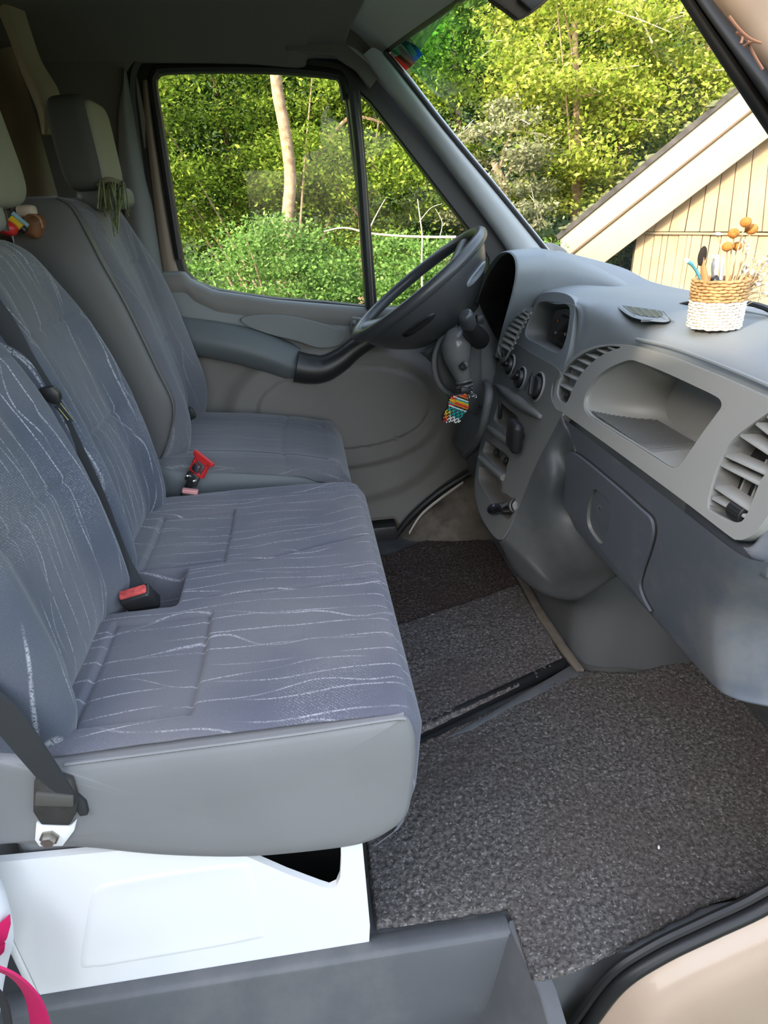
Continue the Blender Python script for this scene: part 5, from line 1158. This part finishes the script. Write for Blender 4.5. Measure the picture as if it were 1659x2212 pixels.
b = B(); b.prism(ats([(1120, -50), (1122, 0), (1150, 24), (1180, 0), (1200, -50)], y=1.288), (.0, .010, 0), .003); b.build('clip', M['black'], vz)
wpr = thing('wiper_arm', 'black wiper arms resting outside the windscreen behind the basket', 'wiper', at(1570, 668, y=1.15))
for pts, r in ((((1440, 668, 1.30), (1490, 655, 1.25), (1560, 650, 1.18), (1640, 660, 1.10), (1700, 690, 1.05)), .008), (((1560, 668, 1.2), (1610, 680, 1.15), (1659, 690, 1.1), (1720, 700, 1.0)), .012), (((1590, 682, 1.18), (1630, 700, 1.13), (1640, 706, 1.10)), .008)):
    b = B(); b.tube(crv([at(x, y, y=Y_) for x, y, Y_ in pts], 16), r, 8, flat=.6); b.build('arm', M['rubber'], wpr)
hd_ = B(); hd_.loft([[(.93, y, .955-.03*abs(y-1.45)), (1.15, y, .90-.05*abs(y-1.45)), (1.5, y, .75-.08*abs(y-1.45)), (1.75, y, .45)] for y in np.linspace(.66, 2.24, 8)], 20, 16); struct(hd_.build('trim_18', M['beige'], sharp=0, solid=.01))

# green string tassel hung on the driver's headrest
ts = thing('string_tassel', "faded green string bundle looped round the driver's headrest post", 'string', at(240, 400, y=1.83))
b = B(); rr = random.Random(9)
for k in range(34):
    x0 = rr.uniform(215, 268); y0 = rr.uniform(392, 412); yb_ = rr.uniform(428, 470) if k < 26 else rr.uniform(480, 520)
    xe = x0+rr.uniform(-5, 12) if k < 26 else rr.uniform(246, 256); d = rr.uniform(1.78, 1.83)
    b.tube(crv([at(x0-6, y0+8, y=d+.03), at(x0, y0, y=d), at((x0+xe)/2+rr.uniform(-4, 4), (y0+yb_)/2, y=d-.01), at(xe, yb_, y=d-.015)], 10), rr.uniform(.0014, .0026), 5)
o = b.build('strands', pm('faded_green_string', (.14, .16, .085), .9, .1, var=.4, vscale=60), ts); o['kind'] = 'stuff'
b = B(); b.tube(crv([at(210, 398, y=1.80), at(235, 388, y=1.79), at(262, 396, y=1.80)], 12), .006, 8); b.build('loop', pm('string_knot', (.16, .15, .09), .9), ts)

# things behind the seats: hung cloth, wooden cabinet, oddments
cl = []
for xx in np.linspace(-.655, -1.25, 70):
    row = []
    for z in np.linspace(.75, 1.60, 30):
        f = .022*math.sin(xx*38+1.5*math.sin(z*3))+.015*math.sin(xx*17+z*5); row.append((xx, 2.15-.10*max(0, z-1.2)+f, z))
    cl.append(row)
mc, nt, p = nodes_of('hung_cloth'); tc = N(nt, 'ShaderNodeTexCoord').outputs['Object']
nn_ = noise(nt, tc, 2.2, 2); nt.links.new(mixc(nt, ramp(nt, nn_, .42, .58), (.17, .125, .09), (.30, .26, .19)), p.inputs['Base Color']); p.inputs['Roughness'].default_value = .95
o = fastgrid('hung_cloth', np.array(cl), mc, loc=(-.9, 2.2, .8)); tag(o, 'beige and brown cloth hanging behind the seats', 'cloth')
b = B(); b.loft([[at(l, py, y=2.07)+V((0, .02, 0)), at(l*.6+r_*.4, py, y=2.05), at(r_, py, y=2.06)+V((0, .02, 0))] for l, r_, py in ((-40, 30, -40), (5, 60, 60), (30, 85, 130), (55, 120, 190), (75, 130, 240), (85, 118, 290))], 30, 14)
tag(b.build('draped_sleeve', pm('sand_cloth', (.34, .30, .22), .9, .1), sharp=0, solid=.015, loc=(-.7, 2.06, 1.4)), 'sand coloured strip of cloth falling in front of the hung cloth', 'cloth')
cab = thing('wooden_cabinet', 'dark brown wooden cabinet behind the bench backrest', 'cabinet', (-.90, 1.75, 0))
b = B(); b.rbox((-.90, 1.75, .57), (.36, .9, 1.14), .006); b.build('body', pm('dark_wood', (.11, .055, .035), .6, .3, var=.3, vscale=9), cab)
b = B(); b.rbox((-.885, 1.75, 1.152), (.40, .94, .022), .004); b.build('top_board', pm('dark_wood_top', (.15, .075, .045), .5, .3, var=.3, vscale=9), cab)
ct = lambda px, py: at(px, py, y=1.62)
t = thing('marker_pen', 'yellow and black striped pen lying behind the middle backrest', 'pen', at(38, 485, y=1.66))
a, c = at(22, 472, y=1.66), at(56, 500, y=1.66); d = c-a
b = B(); b.tube([a, a+d*.75], .008, 10); b.build('barrel', pm('yellow_plastic', (.80, .52, .03), .4), t)
b = B(); b.tube([a+V((.004, .010, .010)), c+V((.004, .010, .010))], .0055, 8); b.build('blue_stripe', pm('pale_blue', (.30, .50, .62), .4), t)
b = B(); b.tube([a+d*.75, c], [.009, .007], 10); b.build('cap', M['black'], t)
a = at(15, 492, y=1.65); b = B(); b.ell(a, (.022, .02, .015), Matrix.Rotation(.4, 3, 'Y'), 16, 10, .8); tag(b.build('red_cap', M['red'], loc=a), 'small red cap beside the yellow pen behind the backrest', 'cap')
a = at(76, 488, y=1.70); t = thing('leather_case', 'worn brown leather case lying on the cabinet behind the bench', 'case', a-V((0, 0, .03)))
b = B(); b.loft([[a+V((x, y+.02*math.sin(t_), .035*s_*math.sin(t_)+zz)) for x, y, zz in [(.045*s_*math.cos(t_), q, .01)] ] for q in (0,) for s_ in (1,) for t_ in (0,)]) if False else b.ell(a, (.020, .03, .026), Matrix.Rotation(.5, 3, 'Y'), 20, 12, .6); b.build('pouch', pm('brown_leather', (.20, .085, .04), .5, .4, var=.3, vscale=40), t, sharp=0)
b = B(); b.tube(crv([at(60, 470, y=1.67), at(72, 464, y=1.66), at(86, 472, y=1.66), at(92, 492, y=1.66)], 12), .005, 8, flat=.5); b.build('flap_edge', pm('tan_leather', (.30, .14, .07), .5), t)
a = at(58, 456, y=1.70); b = B(); b.ell(a, (.020, .02, .013), None, 14, 8, .6); tag(b.build('cream_tag', pm('cream_paper', (.55, .43, .34), .8), loc=a), 'cream paper tag behind the middle headrest', 'tag')

# bag with pink straps on the step, mostly outside the frame
bag = thing('carrier_bag', 'white and pink bag with a pink carrying strap at the step', 'bag', at(-60, 2180, y=.62))
M['pink'] = pm('pink_webbing', (.55, .015, .11), .6, .3, grain=.3); M['bagw'] = pm('white_bag_cloth', (.72, .74, .78), .8, .2)
A = []
for py, l, r_ in ((1890, -90, -30), (1930, -140, 0), (1985, -170, 14), (2040, -180, 20), (2090, -190, 8), (2160, -200, -5), (2260, -210, -15)):
    a, c = at(l, py, y=.66), at(r_, py, y=.655); A.append([a+V((0, .03, 0)), a.lerp(c, .3)+V((0, -.03, 0)), a.lerp(c, .7)+V((0, -.028, .003)), c+V((0, -.006, 0)), c+V((-.005, .02, 0)), a.lerp(c, .5)+V((0, .045, 0))])
b = B(); b.loft(A, 24, 24, cv=True); b.build('pouch', M['bagw'], bag, sharp=0)
for pts in (((20, 1978), (22, 2000), (14, 2030), (6, 2040), (-10, 2052), (-14, 2010), (4, 1992)), ((10, 2040), (8, 2058), (-4, 2070), (-12, 2062), (-4, 2046))):
    b = B(); b.prism(ats(pts, y=.64), (0, .004, 0), .001); b.build('pink_print', M['pink'], bag)
sp_ = crv(ats([(-60, 2078), (-10, 2090), (30, 2108), (62, 2140), (80, 2180), (92, 2240), (96, 2300)], y=.60), 40)
b = B(); b.strap(sp_, .040, [V((.15+.85*i/39, -.35, .95*(1-i/39))) for i in range(40)], .0016); b.build('pink_strap', M['pink'], bag)
sp_ = crv(ats([(-70, 2090), (-30, 2120), (5, 2160), (18, 2220), (20, 2300)], y=.59), 30)
b = B(); b.strap(sp_, .014, (1, -.3, .3), .0016); b.build('black_strap', M['belt'], bag)

# dry twig caught on the near body pillar at the top right
q = at(1610, 80, y=.655); tw = thing('dry_twig', 'reddish dry twig caught on the beige body beside the near windscreen pillar', 'twig', q)
for pts in (((1575, 35), (1596, 62), (1618, 82), (1640, 92)), ((1606, 100), (1625, 90), (1645, 93)), ((1615, 88), (1630, 120), (1648, 150)), ((1590, 70), (1604, 78), (1600, 95))):
    b = B(); b.tube(crv([at(*p, y=.652-.004*i) for i, p in enumerate(pts)], 12), .0012, 6); b.build('stem', pm('rusty_twig', (.30, .14, .08), .8), tw)
# ------------------------------------------------------------------ outside
GZ = -.65
def gmat(name, c1, c2, c3, sc):
    m, nt, p = nodes_of(name); tc = N(nt, 'ShaderNodeTexCoord').outputs['Object']; n1 = noise(nt, tc, sc, 5, .65); n2 = noise(nt, tc, sc*.22, 3)
    c = mixc(nt, ramp(nt, n1, .35, .65), c1, c2); c = mixc(nt, ramp(nt, n2, .45, .65), c, c3); nt.links.new(c, p.inputs['Base Color']); p.inputs['Roughness'].default_value = .95; p.inputs['Specular IOR Level'].default_value = .1; return m
az = np.radians(np.linspace(-55, 100, 60)); A = []
for a in az:
    row = []
    for r in np.linspace(0, 1, 34):
        R = 13.5+28*r; h = GZ+15*sst(0, 1, r*1.1)+(1.0*float(vnoise(np.array([a*5+20]), np.array([r*8+3]), 2)[0]) if r > .03 else 0)
        row.append((R*math.sin(a), R*math.cos(a), h))
    A.append(row)
struct(fastgrid('trim_19', A, gmat('hillside_green', (.02, .035, .012), (.05, .085, .022), (.035, .05, .02), 1.6), loc=(0, 16, 0)))
b = B(); b.rbox((0, 5, GZ-.05), (90, 90, .1), 0); struct(b.build('ground', gmat('grassy_ground', (.06, .08, .025), (.10, .13, .04), (.09, .08, .05), 3)))
def leaves(name, P, size, mat, parent, asp=.5, loc=None, flat=.0, seed=0):
    r = np.random.default_rng(seed); n = len(P)
    d = r.normal(size=(n, 3)); d[:, 2] *= .55; d[:, 2] -= .25; d /= np.linalg.norm(d, axis=1)[:, None]
    q = r.normal(size=(n, 3)); q[:, 2] += flat; w = np.cross(d, q); w /= np.linalg.norm(w, axis=1)[:, None]+1e-9
    L = size*r.uniform(.6, 1.3, n)[:, None]; up = np.cross(d, w)*L*.12
    v = np.stack([P-d*L*.5, P+w*L*asp*.5+up, P+d*L*.55, P-w*L*asp*.5+up], 1).reshape(-1, 3)
    me = bpy.data.meshes.new(name); me.vertices.add(4*n); me.vertices.foreach_set('co', v.ravel())
    me.loops.add(4*n); me.loops.foreach_set('vertex_index', np.arange(4*n)); me.polygons.add(n); me.polygons.foreach_set('loop_start', np.arange(n)*4); me.polygons.foreach_set('loop_total', np.full(n, 4)); me.update(); me.validate()
    o = link(name, me, mat, parent, loc); o['kind'] = 'stuff'; return o
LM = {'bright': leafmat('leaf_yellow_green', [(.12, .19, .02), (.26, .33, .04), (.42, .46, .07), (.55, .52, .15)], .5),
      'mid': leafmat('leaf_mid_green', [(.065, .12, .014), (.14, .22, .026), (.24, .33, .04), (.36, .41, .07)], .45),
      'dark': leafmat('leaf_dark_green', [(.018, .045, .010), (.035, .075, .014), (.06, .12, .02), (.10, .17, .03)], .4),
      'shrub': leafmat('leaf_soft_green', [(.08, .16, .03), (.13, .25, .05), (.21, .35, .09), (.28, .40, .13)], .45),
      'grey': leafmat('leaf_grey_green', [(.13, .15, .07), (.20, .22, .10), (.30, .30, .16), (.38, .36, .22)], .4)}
def plant(name, label, cat, x, y, z0, crown, nblob, per, size, lm, trunk=None, group=None, seed=1, asp=.5, twigs=0, hollow=.5, flat=0.0):
    """crown=(cx,cy,cz,rx,ry,rz): leaves in clumps over the outer part of an ellipsoid"""
    r = np.random.default_rng(seed); cx, cy, cz, rx, ry, rz = crown
    t = thing(name, label, cat, (x, y, z0), group)
    d = r.normal(size=(nblob, 3)); d /= np.linalg.norm(d, axis=1)[:, None]; rad = hollow+(1-hollow)*r.random(nblob)**.7
    cen = np.array([cx, cy, cz])+d*rad[:, None]*np.array([rx, ry, rz])*.92
    sg = r.uniform(.08, .20, nblob)*min(rx, rz)*.9
    cl_ = np.repeat(np.arange(nblob), per); off = r.normal(size=(nblob*per, 3))*np.array([1.3, 1.3, .42])*sg[cl_][:, None]
    P = cen[cl_]+off; P = P[P[:, 2] > z0+.02]
    leaves('foliage', P, size, LM[lm], t, asp, seed=seed, flat=flat)
    b = B(); rr = random.Random(seed)
    if trunk:
        tp, r0, r1 = trunk; n_ = 24; pth = crv(tp, n_); b.tube(pth, list(np.linspace(r0, r1, n_)), 10)
        for k in range(7):
            s_ = pth[rr.randint(n_//3, n_-2)]; e = V(cen[rr.randrange(nblob)]); b.tube(crv([s_, s_.lerp(e, .5)+V((0, 0, .15)), e], 8), list(np.linspace(r1*.6, r1*.12, 8)), 6)
    else:
        for k in range(6):
            e = V(cen[rr.randrange(nblob)]); s_ = V((x+rr.uniform(-.1, .1)*rx, y+rr.uniform(-.1, .1)*ry, z0)); b.tube(crv([s_, s_.lerp(e, .5)+V((0, 0, .2)), e], 8), list(np.linspace(.02, .006, 8)), 6)
    b.build('trunk', M['bark'], t)
    if twigs:
        b = B()
        for k in range(twigs):
            s_ = V(cen[rr.randrange(nblob)]); dd = V((rr.uniform(-1, 1), rr.uniform(-1, .2), rr.uniform(-.3, 1))).normalized()*rr.uniform(.4, 1.1)*min(rx, rz)*.6
            side = dd.cross(V((0, 0, 1)))*rr.uniform(-.3, .3); b.tube(crv([s_-dd*.5, s_+side, s_+dd*.5], 7), list(np.linspace(.012, .003, 7)), 5)
        o = b.build('twigs', M['twig'], t); o['kind'] = 'stuff'
    return t
P_ = lambda px, py, r: CAM+ray(px, py).normalized()*r
# tree with the visible tan trunk behind the door window
tp = [P_(612, 640, 9.0), P_(615, 560, 9.0), P_(622, 460, 9.0), P_(627, 380, 9.0), P_(615, 280, 9.0), P_(600, 200, 9.0), P_(592, 120, 9.0), P_(585, 20, 9.0)]
tp[0].z = min(tp[0].z, .3); base_ = V((tp[0].x, tp[0].y, GZ)); tp = [base_]+tp
c = P_(560, 330, 10.6); 
t = plant('tree', 'tree with a bare tan trunk standing behind the driver window', 'tree', base_.x, base_.y, GZ, (c.x, c.y+.6, 2.4, 2.6, 1.0, 2.4), 110, 400, .060, 'mid', None, seed=3, flat=.8)
b = B(); b.tube(crv(tp, 40), list(np.linspace(.085, .062, 40)), 12); b.build('trunk', M['bark'], t, sharp=0)
fo = V((-3.6, 9.6, 0))
SP = [('leafy tree with layered mid green branches left of the tan trunk', -2.6, 9.6, (-2.6, 9.6, 2.0, 1.9, 1.0, 2.0), 80, 400, .060, 'mid', 11, .8),
      ('leafy mid green tree right of the tan trunk', .9, 10.2, (.9, 10.2, 2.1, 1.8, 1.0, 2.0), 85, 400, .060, 'mid', 12, .8),
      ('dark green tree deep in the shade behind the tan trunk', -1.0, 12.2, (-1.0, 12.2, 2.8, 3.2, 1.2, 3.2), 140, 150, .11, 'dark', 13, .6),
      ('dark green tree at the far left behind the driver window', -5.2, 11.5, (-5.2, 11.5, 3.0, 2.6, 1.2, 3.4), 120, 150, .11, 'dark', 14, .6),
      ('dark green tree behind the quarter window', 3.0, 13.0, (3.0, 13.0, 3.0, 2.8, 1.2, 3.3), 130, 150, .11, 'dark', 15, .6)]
for lab, x, y, cr_, nb_, per, sz, lm, sd_, fl_ in SP:
    plant('tree', lab, 'tree', x, y, GZ, cr_, nb_, per, sz, lm, ([V((x, y, GZ)), V((x+.1, y, 1.2)), V((x-.05, y, cr_[2]+.8))], .11, .04), None, sd_, .5, 0, .35, fl_)
# yellow-green trees seen through the windscreen
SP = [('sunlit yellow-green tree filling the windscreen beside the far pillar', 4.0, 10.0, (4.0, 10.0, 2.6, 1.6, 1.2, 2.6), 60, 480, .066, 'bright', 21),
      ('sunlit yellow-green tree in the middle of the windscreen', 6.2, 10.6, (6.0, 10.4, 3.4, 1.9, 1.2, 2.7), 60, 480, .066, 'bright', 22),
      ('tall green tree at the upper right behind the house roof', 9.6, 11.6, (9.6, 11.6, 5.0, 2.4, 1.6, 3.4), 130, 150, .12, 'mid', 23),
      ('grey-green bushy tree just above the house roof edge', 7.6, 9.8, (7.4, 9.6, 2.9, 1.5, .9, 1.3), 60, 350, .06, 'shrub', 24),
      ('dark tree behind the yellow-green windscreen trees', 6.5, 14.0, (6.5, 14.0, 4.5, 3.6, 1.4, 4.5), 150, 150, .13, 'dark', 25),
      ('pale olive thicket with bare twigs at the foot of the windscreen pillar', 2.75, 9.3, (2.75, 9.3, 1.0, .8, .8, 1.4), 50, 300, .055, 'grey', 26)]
for lab, x, y, cr_, nb_, per, sz, lm, sd_ in SP:
    plant('tree', lab, 'tree', x, y, GZ, cr_, nb_, per, sz, lm, ([V((x, y, GZ)), V((x+.1, y, 1.0)), V((x-.1, y, cr_[2]+.6))], .10, .035), None, sd_, .55, 40 if lm in ('bright', 'grey') else 0, .3, .3)
SH = [('soft green shrub under the left part of the driver window', -1.9, 7.6, .95, 1.1, 'shrub', 31), ('soft green shrub below the tan trunk', -.3, 7.7, 1.0, 1.15, 'shrub', 32), ('soft green shrub below the middle bar of the driver window', 1.1, 7.7, 1.0, 1.05, 'shrub', 33),
      ('soft green shrub beneath the steering wheel in the quarter window', 2.4, 7.9, .9, .95, 'shrub', 34), ('mid green shrub at the left edge of the driver window', -3.2, 8.0, 1.0, 1.35, 'shrub', 35), ('low green shrub in the gap left of the house wall', 4.6, 9.6, .6, .9, 'mid', 36)]
for lab, x, y, rx, h, lm, sd_ in SH:
    plant('shrub', lab, 'shrub', x, y, GZ, (x, y, GZ+h*.75, rx, .7, h*.85), 90, 220, .045, lm, None, None, sd_, .6, 0, .35)
# bare branches: the horizontal one and its upright, seen behind the quarter window
br = thing('bare_branch', 'bleached bare branch lying level behind the quarter window', 'branch', P_(880, 508, 6.5))
def brn(pts, r, name):
    b = B(); b.tube(crv([P_(x, y, 6.5) for x, y in pts], 24), list(np.linspace(r*.62, r*.3, 24)), 7); b.build(name, M['twig'], br)
brn([(985, 512), (930, 512), (870, 510), (800, 504), (745, 492), (700, 500)], .020, 'limb'); brn([(912, 640), (911, 560), (912, 510), (906, 462), (902, 430)], .014, 'upright'); brn([(800, 490), (815, 460), (832, 430)], .010, 'side_twig')
brn([(905, 480), (930, 450), (955, 440)], .006, 'side_twig'); brn([(950, 512), (955, 480), (940, 450)], .006, 'side_twig')

# ------------------------------------------------------------------ timber house
HA = V((3.3, 8.7, 0)); hd_v = V((.767, -.641, 0)); hn = V((-.641, -.767, 0))
PLW = (HA-hn*.0, hn); PLF = (HA+hn*.22, hn)
M['plank'] = pm('sunny_timber', (.32, .215, .12), .7, .3, var=.16, vscale=3.5, grain=.3, gscale=120); M['fascia'] = pm('pale_fascia_paint', (.34, .27, .18), .6, .3, var=.04, vscale=5)
hs = thing('timber_house', 'sunlit timber house gable with pale sloping fascia boards seen through the windscreen', 'house', V((HA.x+2.2, HA.y-1.84, GZ)))
def ext(p, q, x): t = (x-p[0])/(q[0]-p[0]); return (x, p[1]+(q[1]-p[1])*t)
TL, TR = (1209, 512), (1593, 199); ML, MR = (1213, 566), (1621, 241); BL, BR = (1262, 600), (1659, 297)
XE = 2050
f1 = [at(*p, pl=PLF) for p in (TL, ext(TL, TR, XE), ext(ML, MR, XE), ML)]
f2 = [at(*p, pl=PLF)+hn*-.02 for p in ((1212, 562), ext((1212, 562), (1621, 238), XE), ext(BL, BR, XE), BL, (1240, 586), (1218, 592))]
b = B(); b.prism(f1, -hn*.05, .006); b.build('fascia_board', M['fascia'], hs)
b = B(); b.prism(f2, -hn*.05, .006); b.build('fascia_board', M['fascia'], hs)
jl = [at(*p, pl=PLF)+hn*.012 for p in ((1213, 563), ext((1213, 563), (1621, 238), XE), ext((1213, 568), (1621, 243), XE), (1213, 568))]
b = B(); b.prism(jl, -hn*.03); b.build('joint', pm('dark_joint', (.10, .06, .03), .8), hs)
# roof: dark covering on the slope, running back
rt = [at(*p, pl=PLF)+hn*.03 for p in ((1203, 508), ext((1203, 508), (1588, 190), XE), ext((1207, 518), (1593, 201), XE), (1207, 518))]
b = B(); b.prism(rt, -hn*5.0); b.build('roof', pm('dark_roofing', (.05, .045, .04), .9, .2, var=.4, vscale=8), hs)
b = B(); rr = random.Random(3); up_ = V((0, 0, 1))
for k in range(60):
    t = rr.random()**1.3; p = rt[0].lerp(rt[1], t); b.ell(p+V((0, 0, .01))-hn*rr.uniform(0, .3), (rr.uniform(.03, .09), rr.uniform(.03, .06), rr.uniform(.015, .04)), None, 7, 5)
o = b.build('moss', pm('roof_moss', (.10, .105, .05), .95, .1, var=.4, vscale=20), hs, sharp=0); o['kind'] = 'stuff'
# boards: two rows, each board its own piece, clipped under the fascia
def fas_y(x): return 600+(297-600)*(x-1262)/(1659-1262)
gz = GZ
def boardrow(xs_, ytop, ybot, off, nm):
    for k in range(len(xs_)-1):
        (xa, xb), (xc, xd) = xs_[k], xs_[k+1]
        ya = max(ytop, fas_y(xa)-14) if ytop is not None else fas_y(xa)-14
        yc = max(ytop, fas_y(xc)-14) if ytop is not None else fas_y(xc)-14
        g_ = rr.uniform(.2, .7); j = rr.uniform(-.010, .010)
        pts = [at(xa+g_, ya, pl=PLW), at(xc-g_, yc, pl=PLW), at(xd-g_, ybot if ybot else 900, pl=PLW), at(xb+g_, ybot if ybot else 900, pl=PLW)]
        b = B(); b.prism([p+hn*(off+j) for p in pts], -hn*.025, .004, 1); b.build(nm, M['plank'], hs)
lean = lambda x: x-(x-829)*.14*1.0
low_x = [1376, 1394, 1414, 1432, 1444, 1468, 1486, 1496, 1519, 1536, 1560, 1588, 1612, 1640, 1668, 1700, 1740, 1780, 1830, 1880]
def dn(x, y0, y1): return x+(y1-y0)*(-.136)*(x-829)/540
boardrow([(x, dn(x, 520, 900)) for x in low_x], 503, 900, .0, 'board')
up_x = [1395, 1428, 1462, 1497, 1530, 1562, 1594, 1630, 1668, 1705, 1745, 1790, 1840, 1890]
boardrow([(x, dn(x, 400, 500)) for x in up_x], None, 500, .035, 'board')
a, c = at(1376, 503, pl=PLW), at(1900, 507, pl=PLW)
b = B(); b.prism([a+hn*.04+V((0, 0, -.012)), c+hn*.04+V((0, 0, -.012)), c+hn*.04+V((0, 0, .012)), a+hn*.04+V((0, 0, .012))], -hn*.06); b.build('drip_board', pm('weathered_edge', (.22, .16, .10), .8, .2), hs)
wl = [at(1372, 500, pl=PLW), at(1900, 100, pl=PLW), at(1900, 1000, pl=PLW), at(1372-52, 900, pl=PLW)]
b = B(); b.prism([p-hn*.03 for p in wl], -hn*3.5); b.build('wall_core', pm('dark_gap', (.05, .035, .02), .9), hs)
# leaning post in the gap under the eave
b = B(); b.tube([P_(1335, 590, 8.2), P_(1318, 650, 8.2)], .028, 8); pst = b.build('garden_stake', M['twig'], loc=P_(1318, 650, 8.2)); tag(pst, 'pale leaning stake in the shade below the house eave', 'stake')
# blocks added out of frame to shade the cab; their gap lights the basket
rotH = Matrix.Rotation(math.atan2(.60, .75), 3, 'Z'); hl = V((-.625, .781, 0)); hc0 = V((-4.2, -2.9, 0)); M['shade_block'] = pm('shade_block_green', (.03, .05, .015), .95, .1, var=.4, vscale=8)
bl = bc.dot(hl)-hc0.dot(hl)
for nm_, l0, l1, top in (('tall added shade block behind the van towards its rear', bl+.10, bl+5.2, 4.3), ('tall added shade block behind the photographer', bl-5.2, bl-.10, 4.3), ('narrow lower piece added in the gap that lets sun reach the basket', bl-.10, bl+.10, 3.50)):
    hg = thing('shade_block', nm_, 'shade_block', hc0+hl*(l0+l1)/2+V((0, 0, GZ)))
    b = B(); b.rbox(hc0+hl*(l0+l1)/2+V((0, 0, (GZ+top)/2)), (.8, l1-l0, top-GZ), .03, 2, rotH); b.build('foliage', M['shade_block'], hg)  # plain green box added to cast shade, no real leaves
for o in COL.objects:
    if o.parent is None and 'category' in o:
        g = {'tree': 'trees outside the windows', 'shrub': 'shrubs outside the windows', 'dried flower': 'dried flowers in the basket', 'shade_block': 'added shade blocks behind the van', 'carpet': 'carpet pieces on the cab floor'}.get(o['category'])
        if g: o['group'] = g
